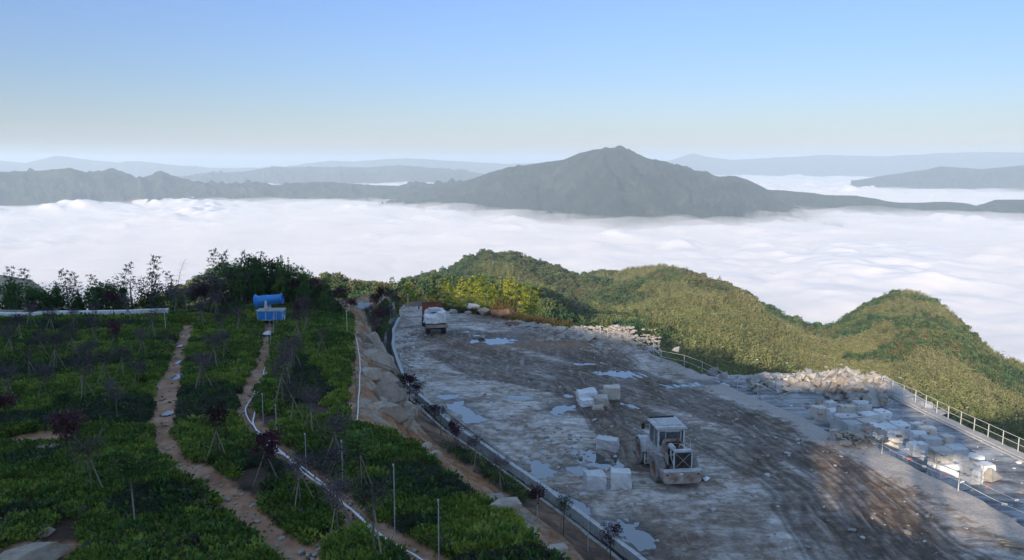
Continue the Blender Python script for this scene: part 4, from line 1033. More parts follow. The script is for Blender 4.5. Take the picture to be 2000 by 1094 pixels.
for k, (seg, u, lv, red) in enumerate([(1, .45, 0, 1), (1, .88, 0, 1), (2, .35, 1, 1), (2, .55, 1, 0), (2, .62, 0, 0), (2, .97, 0, 0), (3, .02, 1, 0), (2, .3, 0, 0), (3, .35, 0, 1), (3, .55, 1, 0), (3, .7, 0, 0), (2, .8, 1, 1), (1, .3, 1, 0), (3, .85, 1, 1)]):
    a_, b_ = pts[seg], pts[seg + 1]; q = a_.lerp(b_, u) + Vector((0, 0, (.95, .55)[lv] * 1.25 - .12 * 4 * u * (1 - u))) - pts[0]
    mb = MB(); w = rg.uniform(.18, .34); mb.add([(0, 0, .03), (w, .02, .0), (w * .9, .06, -.14), (.02, .05, -.12), (w * .5, -.04, -.06)], [(0, 4, 1), (1, 4, 2), (2, 4, 3), (3, 4, 0)])
    mb.build('flag', MAT['red_cloth' if red else 'white_cloth'], rf, loc=q, rz=rg.uniform(-.5, .5))
# thin posts in the garden: px, py of the foot, height
GP = [(670, 972, 2.0, 'galvanised'), (771, 1038, 2.1, 'galvanised'), (857, 1094, 1.7, 'galvanised'), (706, 962, 1.3, 'stake_wood'), (678, 657, 2.0, 'white_paint'), (514, 822, 1.3, 'galvanised'), (541, 870, 1.7, 'galvanised'), (598, 921, 1.4, 'galvanised'), (529, 682, 1.9, 'galvanised'), (535, 660, 1.6, 'galvanised'), (541, 645, 1.3, 'galvanised'), (524, 706, 1.6, 'galvanised'), (324, 656, 1.6, 'white_paint')]
for k, (px, py, h, m) in enumerate(sorted(GP, key=lambda q: -q[1])):
    q = PG(px, py); mb = MB(); mb.tube([(0, 0, -.2), (.01, .01, h)], .017, 5)
    mb.lathe([(0, h + .02), (.027, h + .02), (.027, h - .05)], 6)
    tag(mb.build('garden_post', MAT[m], loc=(q.x, q.y, gz(q.x, q.y))), 'thin %s post standing in the garden, %s' % ({'galvanised': 'grey metal', 'white_paint': 'white', 'stake_wood': 'wooden'}[m], ORD[k]), 'post', 'thin posts in the garden')
# edge posts on the soil bank
for k, (px, py) in enumerate([(1049, 1038), (1148, 1085)]):
    q = P(px, py, .5); mb = MB(); mb.tube([(0, 0, -.2), (0, 0, 1.4)], .025, 6); mb.lathe([(0, 1.42), (.03, 1.42), (.03, 1.36)], 6)
    tag(mb.build('garden_post', MAT['galvanised'], loc=(q.x, q.y, bank_z(q.x, q.y))), 'thin grey post on the soil bank, %s' % ['farther one', 'nearer one'][k], 'post')

# hoses
def hose(px_pts, rad, mat, label, lift=.05, wob=.05, seed=1):
    pts = smooth([PG(*q) for q in px_pts], 2); pts = resample(pts, .35); rq = random.Random(seed); ph = rq.uniform(0, 6)
    out = []
    for i, p in enumerate(pts):
        w = math.sin(i * .55 + ph) * wob + math.sin(i * .23 + ph) * wob; x_, y_ = p.x + w, p.y
        out.append(Vector((x_, y_, gz(x_, y_) + lift + max(0, -float(path_mask(np.array([x_]), np.array([y_]))[0])) * .2)))
    mb = MB(); mb.tube([q - out[0] for q in out], rad, 6); return tag(mb.build('hose', MAT[mat], loc=out[0], smooth=True), label, 'hose')
HA = [(556, 630), (545, 655), (532, 690), (512, 735), (494, 780), (480, 800), (488, 828), (512, 862), (535, 885), (556, 893), (580, 912), (612, 940), (655, 970), (682, 992), (700, 1010), (722, 1040), (760, 1068), (790, 1100)]
hose(HA, .032, 'white_cloth', 'white water hose snaking down the bare strip from the blue cannon', seed=1)
hose([(559, 632), (548, 660), (536, 692), (520, 735), (502, 776), (496, 800), (498, 832), (520, 860), (545, 882), (570, 905), (608, 932), (650, 962), (686, 990), (716, 1024), (742, 1044), (790, 1078), (830, 1110)], .032, 'white_cloth', 'second white hose running close beside the first down the garden', seed=2)
hose([(549, 640), (540, 668), (528, 700), (508, 745), (488, 788), (484, 812), (505, 850)], .02, 'engine_black', 'thin black cable beside the white hoses in the upper garden', seed=3, lift=.04)
hose([(693, 655), (702, 690), (704, 740), (699, 790), (697, 828)], .03, 'white_paint', 'white pipe running along the top edge of the cliff', seed=4, wob=.01, lift=.1)
hose([(546, 650), (538, 690), (520, 738), (505, 772)], .10, 'concrete', 'thick pale concrete kerb line beside the hoses below the cannon', seed=6, lift=.02, wob=.01)
# litter on the path
for px, py, w, lb in [(333, 640, .55, 'crumpled pale plastic sheet at the top of the clay path'), (345, 645, .35, 'small scrap of pale plastic sheet beside the larger crumpled one'), (523, 655, .6, 'pale sack lying on the bare ground below the cannon')]:
    q = PG(px, py); mb = MB(); n = 9
    vs = [(w * math.cos(2 * PI * k / n) * rg.uniform(.7, 1.2), w * .7 * math.sin(2 * PI * k / n) * rg.uniform(.7, 1.2), rg.uniform(0, .05)) for k in range(n)] + [(w * .4 * math.cos(2 * PI * k / n), w * .3 * math.sin(2 * PI * k / n), rg.uniform(.08, .28)) for k in range(n)] + [(0, 0, .2)]
    mb.add(vs, [(k, (k + 1) % n, (k + 1) % n + n, k + n) for k in range(n)] + [(k + n, (k + 1) % n + n, 2 * n) for k in range(n)])
    tag(mb.build('plastic_sheet' if px != 523 else 'sack', MAT['tarp'], loc=(q.x, q.y, gz(q.x, q.y) + .02)), lb, 'litter' if px != 523 else 'sack')
for k, (px, py, a_, b_) in enumerate([(353, 702, .3, .5), (344, 733, .3, .7), (329, 812, .25, .35), (352, 675, .22, .3)]):
    q = PG(px, py); mb = MB(); n = 26
    mb.add([(a_ * math.cos(2 * PI * i / n) * (1 + .3 * math.sin(3 * i) + .15 * math.cos(7 * i)), b_ * math.sin(2 * PI * i / n) * (1 + .25 * math.cos(2 * i + k)), 0) for i in range(n)], [tuple(range(n))])
    o = mb.build('puddle', tw.mat, loc=(q.x, q.y, GA + GB * q.y + fbm([q.x], [q.y], 9, 3, 3)[0] * .28 - .075)); o['kind'] = 'structure'
    o.rotation_euler = (math.atan(GB) * 0, 0, 0)

# pebbles and clods on the clay paths
pts = []
for _ in range(700):
    pth, w_ = WP[rg.choice([0, 0, 1, 1, 2])]; i_ = rg.randrange(len(pth) - 1); u_ = rg.random()
    x_ = pth[i_][0] * (1 - u_) + pth[i_ + 1][0] * u_ + rg.gauss(0, w_ * .6); y_ = pth[i_][1] * (1 - u_) + pth[i_ + 1][1] * u_ + rg.gauss(0, w_ * .6); pts.append(Vector((x_, y_, gz(x_, y_) - .1)))
stones('path_pebbles', pts, [MAT['rubble_stone'], MAT['rubble_warm'], MAT['dry_earth']], .02, .11, 'small pebbles and clods scattered on the clay paths')
# ------------------------------------------------------------------ wheel loader seen from behind
def wheel(parent, x, y, r, w, tm, rm, name='wheel', lugs=20):
    o = bpy.data.objects.new(name, None); COL.objects.link(o); o.parent = parent; o.location = (x, y, r); sx = 1 if x > 0 else -1
    M = Matrix.Rotation(PI / 2, 4, 'Y'); h = w / 2
    mb = MB(); mb.lathe([(r * .56, -h * .8), (r * .62, -h), (r * .88, -h), (r * .97, -h * .8), (r * .97, h * .8), (r * .88, h), (r * .62, h), (r * .56, h * .8)], 28, M, closed=True)
    for k in range(lugs):
        a = 2 * PI * k / lugs
        for s in (-1, 1):
            Mk = Matrix.Rotation(a + (s > 0) * PI / lugs, 4, 'X') @ Matrix.Translation((s * h * .5, 0, r * .97)) @ Matrix.Rotation(s * .45, 4, 'Z')
            mb.box((0, 0, 0), (h * 1.0, r * .1, r * .075), Mk)
    mb.build('tyre', tm, o)
    mb = MB(); mb.lathe([(r * .6, -h * .7), (r * .55, -h * .72), (r * .50, -h * .35), (r * .2, -h * .25), (r * .18, -h * .5), (0, -h * .5), (0, h * .5), (r * .18, h * .5), (r * .2, h * .25), (r * .50, h * .35), (r * .55, h * .72), (r * .6, h * .7)], 22, M)
    mb.build('rim', rm, o); return o
wl = P(1284, 941); fl = P(1255, 904)
v_ = (fl - wl).normalized(); LA = math.atan2(v_.y, v_.x) - PI / 2
right = Vector((v_.y, -v_.x, 0)); org = wl + v_ * 1.55 + right * 0.98
L = empty('wheel_loader', (org.x, org.y, .02), LA, 'dust covered wheel loader seen from behind with open engine bay and cab', 'wheel loader')
DP, DR, EB, RR_ = MAT['dusty_paint'], MAT['dusty_rust'], MAT['engine_black'], MAT['rim_rust']
for x in (-1.0, 1.0):
    wheel(L, x, -1.55, .78, .58, MAT['dusty_tyre'], RR_); wheel(L, x, 1.55, .78, .58, MAT['dusty_tyre'], RR_)
mb = MB(); mb.box((0, -1.45, .85), (.95, 2.6, .5)); mb.box((0, -1.55, .78), (1.7, .36, .34)); mb.box((0, 1.55, .78), (1.7, .36, .34)); mb.box((0, 1.2, .9), (.9, 2.2, .55)); mb.build('chassis', DR, L)
# counterweight: a heavy box across the tail with sloped ends
mb = MB(); mb.prism([(-1.18, .98), (-1.12, .52), (-.9, .42), (.9, .42), (1.12, .52), (1.18, .98), (1.12, 1.12), (-1.12, 1.12)], -3.12, -2.62); mb.box((-1.05, -2.4, .85), (.22, .5, .45)); mb.box((1.05, -2.4, .85), (.22, .5, .45)); cw = mb.build('counterweight', DR, L)
MB().box((-.1, -3.14, 1.02), (.22, .03, .10)).build('number_plate', MAT['white_paint'], cw)
mb = MB(); mb.box((0, -2.87, 1.135), (2.2, .46, .03)); mb.build('tail_step', DP, L)
# radiator with crossed braces
mb = MB(); mb.box((0.12, -2.62, 1.68), (1.0, .16, 1.0)); rad = mb.build('radiator', EB, L)
mb = MB(); mb.box((-.42, -2.70, 1.68), (.07, .1, 1.12)); mb.box((.66, -2.70, 1.68), (.07, .1, 1.12)); mb.box((.12, -2.70, 2.22), (1.15, .12, .07)); mb.box((.12, -2.70, 1.15), (1.15, .12, .07)); mb.build('radiator_frame', DP, rad)
mb = MB()
for s in (-1, 1): mb.tube([(.12 - s * .5, -2.74, 1.2), (.12 + s * .5, -2.74, 2.18)], .022, 5)
mb.build('cross_brace', MAT['concrete_dirty'], rad)
for k in range(9): MB().box((.12, -2.71, 1.24 + k * .11), (1.02, .012, .018)).build('fin', MAT['tyre'], rad)
mb = MB(); mb.box((.12, -2.6, 2.26), (1.08, .3, .08)); mb.build('radiator_top', DP, L)
# engine and its clutter
mb = MB(); mb.box((.05, -1.75, 1.45), (.62, 1.3, .75)); mb.box((.05, -1.75, 1.92), (.42, 1.15, .22))
for k in range(6): mb.box((.05, -2.25 + k * .2, 2.07), (.3, .13, .1))
mb.lathe([(.0, 0), (.2, 0), (.2, .1), (0, .1)], 12, Matrix.Translation((.05, -2.42, 1.4)) @ Matrix.Rotation(PI / 2, 4, 'X')); eng = mb.build('engine', EB, L)
for p, r in [([(-.3, -2.3, 1.3), (-.42, -2.1, 1.7), (-.3, -1.8, 2.1), (-.1, -1.5, 2.2)], .05), ([(.4, -2.4, 2.1), (.45, -2.0, 2.3), (.3, -1.6, 2.25)], .045), ([(-.45, -2.5, 1.4), (-.3, -2.45, 1.7), (-.4, -2.3, 2.0), (-.2, -2.2, 1.9)], .025), ([(-.42, -2.55, 2.0), (-.5, -2.2, 1.8), (-.45, -1.6, 1.6)], .02)]:
    MB().tube(smooth(p, 2), r, 6).build('pipe', DP, L)
mb = MB(); mb.lathe([(0, 0), (.15, 0), (.17, .05), (.17, .55), (.12, .62), (0, .62)], 14, Matrix.Translation((-.22, -2.0, 2.15)) @ Matrix.Rotation(-PI / 2, 4, 'X')); mb.build('air_filter', DP, L)
mb = MB(); mb.tube([(.3, -1.25, 2.0), (.3, -1.25, 2.5), (.33, -1.35, 2.56)], .055, 8); mb.build('exhaust_pipe', MAT['rust'], L)
# what is left of the hood: arched frame next to the cab and a side panel
mb = MB(); arch = [(-.62, 1.25), (-.62, 2.2), (-.5, 2.42), (.5, 2.42), (.68, 2.2), (.68, 1.25), (.58, 1.25), (.58, 2.15), (.45, 2.3), (-.42, 2.3), (-.5, 2.15), (-.5, 1.25)]
n = len(arch); mb.add([(p[0], -1.2, p[1]) for p in arch] + [(p[0], -1.0, p[1]) for p in arch], [(i, (i + 1) % n, (i + 1) % n + n, i + n) for i in range(n)] + [(0, 11, 10, 1), (1, 10, 9, 2), (2, 9, 8, 3), (3, 8, 7, 4), (4, 7, 6, 5)]); mb.build('hood_frame', MAT['dusty_rust'], L)
mb = MB(); mb.box((-.64, -1.75, 1.55), (.05, 1.05, .65), jit=.02); mb.build('hood_side', MAT['dusty_rust'], L)
mb = MB(); mb.box((.72, -1.9, 1.72), (.05, 1.2, .5), jit=.03); mb.build('hood_side', DP, L)
# cab
cab = MB(); z0, z1 = 1.45, 2.98; xs, yb_, yf_ = .8, -.88, .75
for x in (-xs, xs):
    for y in (yb_, yf_): cab.box((x, y, (z0 + z1) / 2), (.1, .1, z1 - z0))
    cab.box((x, (yb_ + yf_) / 2, z1 - .05), (.09, yf_ - yb_ - .1, .1)); cab.box((x, (yb_ + yf_) / 2, z0 + .05), (.09, yf_ - yb_ - .1, .5)); cab.box((x, -.15, (z0 + z1) / 2), (.07, .07, z1 - z0 - .2))
for y in (yb_, yf_): cab.box((0, y, z1 - .06), (2 * xs - .1, .09, .12)); cab.box((0, y, z0 + .22), (2 * xs - .1, .09, .55))
cab.box((0, -.06, z0 - .08), (1.75, 1.8, .12)); cb = cab.build('cab', DP, L)
MB().box((0, yb_ - .012, 2.43), (2 * xs - .22, .02, .88)).build('rear_window', MAT['glass_dark'], cb)
mb = MB(); mb.box((-.36, yb_ - .03, 2.43), (.045, .03, .9)); mb.box((.60, yb_ - .03, 2.43), (.045, .03, .9)); mb.box((0.1, yb_ - .03, 2.84), (1.0, .03, .045)); mb.box((0.1, yb_ - .03, 2.06), (1.0, .03, .045)); mb.build('window_frame', DP, cb)
for x in (-1, 1):
    MB().box((x * (xs + .01), -.52, 2.35), (.02, .62, 1.0)).build('side_window', MAT['glass_dark'], cb); MB().box((x * (xs + .01), .3, 2.35), (.02, .78, 1.0)).build('side_window', MAT['glass_dark'], cb)
MB().box((0, yf_ + .012, 2.4), (2 * xs - .22, .02, .95)).build('windscreen', MAT['glass_dark'], cb)
mb = MB(); mb.prism([(-.95, 3.0), (.95, 3.0), (.97, 3.07), (.86, 3.15), (-.86, 3.15), (-.97, 3.07)], -1.02, .92); rf_ = mb.build('roof', DP, cb)
MB().box((0, -.05, 3.18), (1.3, 1.3, .05), jit=.01).build('roof_panel', MAT['concrete'], rf_); MB().box((-.1, .84, 3.19), (1.6, .12, .1)).build('roof_bar', EB, rf_)
mb = MB(); mb.tube([(-.85, .7, 2.9), (-1.25, .8, 2.95), (-1.25, .8, 2.85)], .02, 5); mr_ = mb.build('mirror_arm', EB, cb); MB().box((-1.27, .78, 2.65), (.2, .05, .38)).build('mirror', EB, mr_)
# fenders, tanks, steps, handrails
def fender(x, y, r):
    mb = MB(); n = 8; vs = []; fs = []
    for k in range(n + 1):
        a = R(15 + 150 * k / n)
        for xx in (x - .33, x + .33):
            for q in (r, r + .05): vs.append((xx, y + math.cos(a) * q, .78 + math.sin(a) * q))
    for k in range(n):
        b = k * 4; fs += [(b, b + 4, b + 6, b + 2), (b + 1, b + 3, b + 7, b + 5), (b, b + 1, b + 5, b + 4), (b + 2, b + 6, b + 7, b + 3)]
    fs += [(0, 2, 3, 1), (n * 4, n * 4 + 1, n * 4 + 3, n * 4 + 2)]; mb.add(vs, fs); return mb
for x in (-1, 1): fender(x, 1.55, .9).build('fender', DP, L)
for s in (-1, 1):
    mb = MB(); mb.box((s * 1.02, -.45, 1.36), (.52, .9, .07)); mb.box((s * 1.0, -.35, 1.0), (.45, .7, .62)); mb.build('side_tank', DR if s < 0 else DP, L)
    mb = MB(); mb.box((s * 1.12, .15, .75), (.4, .22, .04)); mb.box((s * 1.12, .15, .48), (.4, .22, .04)); mb.box((s * 1.3, .15, .75), (.03, .2, .62)); mb.build('step', DP, L)
    mb = MB(); mb.tube([(s * 1.25, -.85, 1.4), (s * 1.25, -.85, 2.2), (s * 1.25, .05, 2.2), (s * 1.25, .05, 1.4)], .02, 6); mb.tube([(s * 1.25, -.85, 1.8), (s * 1.25, .05, 1.8)], .018, 6); mb.build('handrail', DP, L)
MB().box((-.72, -1.35, 1.52), (.28, .5, .06)).build('platform', DP, L)
for x in (-.95, .95): mb = MB(); mb.box((x, -3.14, .98), (.14, .03, .1)); mb.build('tail_light', MAT['red_brown'], L)
# lift arms and bucket in front
for s in (-1, 1):
    mb = MB(); mb.prism([(1.0, 1.75), (1.3, 1.9), (2.6, 1.0), (2.9, .45), (2.7, .42), (2.35, .85), (1.2, 1.55)], s * .55 - .07, s * .55 + .07, Matrix.Rotation(PI / 2, 4, 'Z') @ Matrix.Scale(-1, 4, (0, 1, 0)) if False else Matrix(((0, 1, 0, 0), (1, 0, 0, 0), (0, 0, 1, 0), (0, 0, 0, 1)))); mb.build('lift_arm', DR, L)
mb = MB(); bp = [(2.85, .95), (2.8, .15), (3.45, .08), (3.5, .13), (2.98, .25), (2.98, .93)]
mb.prism(bp, -1.05, 1.05, Matrix(((0, 1, 0, 0), (1, 0, 0, 0), (0, 0, 1, 0), (0, 0, 0, 1)))); mb.build('bucket', DR, L)
q = P(1372, 940)
for k in range(2):
    mb = MB(); mb.add([(-.3, -.15, 0), (.3, -.1, 0), (.35, .2, .02), (-.2, .2, .02), (0, .02, .16), (.2, .1, .1)], [(0, 1, 4), (1, 5, 4), (1, 2, 5), (2, 3, 4, 5), (3, 0, 4)])
    tag(mb.build('rag', MAT['white_cloth' if k else 'engine_black'], loc=(q.x + .45 * k - .2, q.y + .15 * k, .06), rz=k * .8), ['black crumpled sheet on the floor behind the wheel loader', 'white crumpled rag on the floor behind the wheel loader'][k], 'rag')

L.scale = (.94, .94, .94)
# ------------------------------------------------------------------ truck carrying stone
rw_, rr2 = P(837, 653), P(865, 650); fw = P(822, 638)
mid = (rw_ + rr2) / 2; hd = Vector((mid.x, mid.y, 0)).normalized(); TA = math.atan2(hd.y, hd.x) - PI / 2 + .10
K = empty('stone_truck', (mid.x, mid.y, .03), TA, 'old flatbed truck with rust red headboard loaded with granite blocks, seen from behind', 'truck')
for s in (-1, 1):
    wheel(K, s * .82, 0, .52, .48, MAT['tyre'], MAT['rust'], lugs=14); wheel(K, s * .95, 4.0, .5, .28, MAT['tyre'], MAT['rust'], lugs=14)
mb = MB(); mb.box((-.4, 2.2, .8), (.14, 6.2, .24)); mb.box((.4, 2.2, .8), (.14, 6.2, .24)); mb.box((0, 0, .55), (1.5, .2, .2)); mb.build('chassis', EB, K)
mb = MB(); mb.box((0, 1.0, 1.04), (2.15, 4.4, .14)); bd = mb.build('bed', MAT['rust'], K)
MB().box((0, -1.24, .98), (2.3, .16, .26)).build('tail_beam', MAT['concrete_dirty'], bd)
for k in range(5): MB().box((0, -.7 + k * .85, 1.13), (2.1, .12, .05)).build('bed_plank', MAT['dry_earth'], bd)
hb = MB().box((0, 3.3, 1.9), (2.2, .1, 1.75)).build('headboard', MAT['red_brown'], K)
for k in range(4): MB().box((-.98 + k * .65, 3.22, 1.9), (.07, .07, 1.72)).build('stiffener', MAT['red_brown'], hb)
MB().box((0, 3.24, 2.79), (2.26, .14, .08)).build('top_rail', MAT['rust'], hb)
mb = MB(); mb.prism([(3.5, .8), (3.5, 2.35), (3.7, 2.5), (4.5, 2.45), (4.85, 1.7), (5.3, 1.5), (5.4, .8)], -1.0, 1.0, Matrix(((0, 1, 0, 0), (1, 0, 0, 0), (0, 0, 1, 0), (0, 0, 0, 1)))); cbk = mb.build('cab', MAT['dusty_paint'], K)
MB().box((0, 3.48, 2.05), (1.3, .02, .45)).build('rear_window', MAT['glass_dark'], cbk)
for s in (-1, 1):
    MB().box((s * 1.012, 4.1, 1.95), (.02, .75, .5)).build('side_window', MAT['glass_dark'], cbk)
    mb = MB(); mb.tube([(s * 1.0, 4.6, 2.1), (s * 1.35, 4.65, 2.15)], .02, 5); a_ = mb.build('mirror_arm', EB, cbk); MB().box((s * 1.36, 4.63, 1.95), (.15, .04, .36)).build('mirror', EB, a_)
    MB().box((s * .85, -1.33, .98), (.16, .03, .1)).build('tail_light', MAT['red_cloth'], K); MB().box((s * .82, .62, .8), (.5, .03, .5)).build('mudguard', EB, K)
KM = Matrix.Translation((mid.x, mid.y, .03)) @ Matrix.Rotation(TA, 4, 'Z')
for k, (x, y, z, a_, b_, c_, rz, lb) in enumerate([(-.45, .1, 1.16, 1.3, 1.5, .85, .1, 'big grey granite block at the left on the truck bed'), (.6, .25, 1.16, 1.0, 1.6, 1.1, -.12, 'tall grey granite block at the right on the truck bed'), (0, 1.9, 1.16, 1.9, 1.3, 1.0, 0, 'granite block behind the headboard of the truck'), (-.05, .9, 2.16, 1.2, .9, .38, .05, 'flat pale granite slab on top of the truck load')]):
    m = block_mesh('granite_block', MAT['granite'], 900 + k, a_, b_, c_, .05); o = inst('granite_block', m, None, KM @ Vector((x, y, z)), (0, 0, TA + rz)); tag(o, lb, 'stone block', 'granite blocks on the truck')

# ------------------------------------------------------------------ blue fog cannon
c0 = PG(531, 634); CN = empty('fog_cannon', (c0.x, c0.y, gz(c0.x, c0.y)), .02, 'blue fog cannon with a flared drum on a blue panelled box on legs', 'fog cannon')
BP, WP_ = MAT['blue_paint'], MAT['pale_panel']; hb0 = .42
bx = MB().box((0, 0, hb0 + .42), (2.06, .95, .80)).build('generator_box', WP_, CN)
for k in range(3): MB().box((-.68 + k * .68 + .0, -.485, hb0 + .40), (.62, .02, .66)).build('side_panel', BP, bx)
for x in (-1.035, 1.035): MB().box((x, 0, hb0 + .4), (.02, .8, .66)).build('side_panel', BP, bx)
MB().box((0.0, -.02, hb0 + .845), (2.2, 1.1, .05)).build('deck', WP_, bx)
MB().box((.62, -.1, hb0 + .90), (1.0, .9, .035)).build('lid', MAT['concrete'], bx)
for x, y in ((-.95, -.4), (.95, -.4), (-.95, .4), (.95, .4)): MB().box((x, y, hb0 / 2 - .1), (.07, .07, hb0 + .2)).build('leg', WP_, CN)
mb = MB(); mb.lathe([(.0, 0), (.26, 0), (.26, .08), (.12, .1), (.12, .2), (0, .2)], 16, Matrix.Translation((-.28, 0, hb0 + .87))); tt_ = mb.build('turntable', WP_, CN)
for y in (-.5, .5): mb = MB(); mb.prism([(-.42, 0), (-.14, 0), (-.2, .72), (-.34, .72)], y - .03, y + .03, Matrix.Translation((0, 0, hb0 + .95))); mb.build('yoke_arm', WP_, tt_)
MB().box((-.28, 0, hb0 + .97), (.3, 1.0, .06)).build('yoke_base', WP_, tt_)
DM = Matrix.Translation((-.28, 0, hb0 + 1.62)) @ Matrix.Rotation(-R(6), 4, 'Y') @ Matrix.Rotation(PI / 2, 4, 'Y')
mb = MB(); mb.lathe([(.56, -.98), (.58, -.94), (.44, -.76), (.42, -.72), (.42, -.05), (.44, -.03), (.44, .03), (.41, .05), (.36, 1.05), (.40, 1.14), (.41, 1.26), (.37, 1.27), (.33, 1.1), (.34, .6), (.38, -.7), (.50, -.93)], 28, DM, closed=True); dm = mb.build('drum', BP, CN, smooth=False)
mb = MB(); mb.lathe([(.02, -.6), (.12, -.58), (.12, -.3), (0, -.28)], 12, DM)
for k in range(8): mb.box((0, 0, 0), (.1, .28, .02), DM @ Matrix.Rotation(2 * PI * k / 8, 4, 'Z') @ Matrix.Translation((0, .24, -.45)) @ Matrix.Rotation(.6, 4, 'Y'))
mb.build('fan', MAT['galvanised'], dm)
mb = MB()
for q_ in (.12, .24, .36, .48): mb.lathe([(q_, -.955), (q_ + .012, -.955), (q_ + .012, -.94), (q_, -.94)], 24, DM, closed=True)
for k in range(6): mb.tube([(0, 0, -.95), (.55 * math.cos(k * PI / 3), .55 * math.sin(k * PI / 3), -.95)], .008, 4, DM)
mb.build('fan_guard', MAT['galvanised'], dm)
mb = MB(); mb.lathe([(.405, 1.17), (.44, 1.17), (.44, 1.23), (.405, 1.23)], 24, DM, closed=True); mb.build('nozzle_ring', BP, dm)
mb = MB(); mb.tube(smooth([(1.04, -.3, hb0 + .45), (1.2, -.4, hb0 + .3), (1.15, -.45, .1), (1.1, -.6, .04)], 2), .03, 6); mb.build('cable', MAT['white_cloth'], CN)

# ------------------------------------------------------------------ young trees
def branchy(seed, H, spread, nb=9, r=.028, z0=.5):
    rq = random.Random(seed); mb = MB(); top = Vector((rq.uniform(-.12, .12), rq.uniform(-.12, .12), H * .8))
    base = [Vector((0, 0, -.15)), Vector((top.x * .3, top.y * .5, H * .3)), Vector((top.x * .8, top.y * .7, H * .6)), top]; mb.tube(base, [r, r * .85, r * .6, r * .3], 6); tips = []
    for k in range(nb):
        h = rq.uniform(z0, .92); a = rq.uniform(0, 2 * PI); p = base[1].lerp(top, max(0, (h * H * .8 - H * .3) / (H * .5))) if h * H > H * .3 else base[1]
        e = p + Vector((math.cos(a) * spread * rq.uniform(.6, 1), math.sin(a) * spread * rq.uniform(.6, 1), rq.uniform(.15, .5) * H * .5)); m = p.lerp(e, .5) + Vector((0, 0, -.04)); mb.tube([p, m, e], [r * .4, r * .28, r * .14], 4); tips.append((p, e))
        for j in range(3):
            q = m.lerp(e, rq.uniform(0, 1)); e2 = q + Vector((rq.uniform(-.3, .3), rq.uniform(-.3, .3), rq.uniform(.05, .35))) * spread; mb.tube([q, e2], [r * .18, r * .08], 3, caps=False); tips.append((q, e2))
    return mb, tips
TREE_V = {}
def tree_variant(kind, seed):
    key = (kind, seed)
    if key in TREE_V: return TREE_V[key]
    mb, tips = branchy(seed * 7 + 3, 2.3, .62, 10 if kind != 'twig' else 14)
    trunk = mb.mesh('trunk', MAT['dark_bark'] if kind != 'twig' else MAT['bark'])
    rq = random.Random(seed); cm = MB(); n, lo, hi = {'purple': (850, .07, .14), 'twig': (560, .045, .10), 'green': (850, .06, .13)}[kind]
    lob = [(Vector((rq.uniform(-.32, .32), rq.uniform(-.32, .32), rq.uniform(1.45, 2.05))), rq.uniform(.24, .42)) for _ in range(7)]
    for _ in range(n):
        if rq.random() < .75:
            c, r = rq.choice(lob); p = c + Vector((rq.gauss(0, 1), rq.gauss(0, 1), rq.gauss(0, .8))).normalized() * r * rq.uniform(.4, 1.05)
        else: p_, e_ = rq.choice(tips); p = p_.lerp(e_, rq.uniform(.2, 1.05))
        d = Vector((rq.gauss(0, 1), rq.gauss(0, 1), rq.gauss(0, 1))).normalized(); w = d.orthogonal().normalized(); s = rq.uniform(lo, hi)
        if kind == 'twig' and rq.random() < .55: s *= 3.4; cm.add([p - w * .009, p + w * .009, p + d * s], [(0, 1, 2)])
        else: cm.add([p, p + d * s * .5 + w * s * .3, p + d * s, p + d * s * .5 - w * s * .3], [(0, 1, 2, 3)])
    TREE_V[key] = (trunk, cm.mesh('crown', MAT[{'purple': 'leaf_purple', 'twig': 'leaf_twig', 'green': 'leaf_pine'}[kind]])); return TREE_V[key]
STK = MB().tube([(0, 0, -.1), (0, 0, 1.0)], .022, 5).mesh('stake', MAT['stake_wood'])
def young_tree(px, py, kind, s, nst, f, zf, seed):
    q = f(px, py); z = zf(q.x, q.y); tr, cr = tree_variant(kind, seed % 5)
    o = empty('young_tree', (q.x, q.y, z), rnd.uniform(0, 6.28)); o.scale = (s, s, s)
    inst('trunk', tr, o); inst('crown', cr, o, sc=(1, 1, rnd.uniform(.85, 1.1)))
    a0 = rnd.uniform(0, 6.28)
    for k in range(nst):
        a = a0 + 2 * PI * k / 3 + rnd.uniform(-.2, .2); foot = Vector((math.cos(a) * .55, math.sin(a) * .55, -.08)); hd_ = Vector((0, 0, rnd.uniform(1.15, 1.35))) - foot
        g = inst('stake', STK, o, foot, hd_.to_track_quat('Z', 'Y').to_euler(), (1, 1, hd_.length))
    return o, q
# px, py of the foot, kind, size, stakes
T_LEFT = [(21, 695, 'twig', 1, 3), (101, 655, 'twig', 1, 3), (147, 648, 'twig', .9, 3), (143, 702, 'twig', 1.1, 3), (182, 676, 'twig', 1, 2), (252, 634, 'twig', 1.1, 3), (299, 668, 'twig', 1.15, 3), (241, 740, 'twig', 1, 2), (206, 752, 'twig', 1.05, 2), (165, 788, 'twig', 1.1, 3),
          (21, 797, 'twig', 1.1, 3), (135, 922, 'purple', 1.05, 1), (180, 978, 'twig', 1.1, 1), (262, 1030, 'green', 1.1, 1), (60, 640, 'twig', 1, 3), (280, 700, 'twig', .9, 2), (60, 742, 'twig', 1, 2), (130, 850, 'green', .95, 2), (80, 700, 'twig', 1, 1), (190, 640, 'twig', .9, 3), (40, 665, 'twig', 1, 2), (225, 690, 'purple', .9, 2), (110, 722, 'twig', 1.1, 3), (175, 735, 'twig', 1, 0), (270, 770, 'twig', .95, 1), (90, 780, 'twig', 1, 1), (230, 830, 'twig', .9, 0), (15, 850, 'purple', .9, 0), (330, 700, 'twig', .8, 0)]
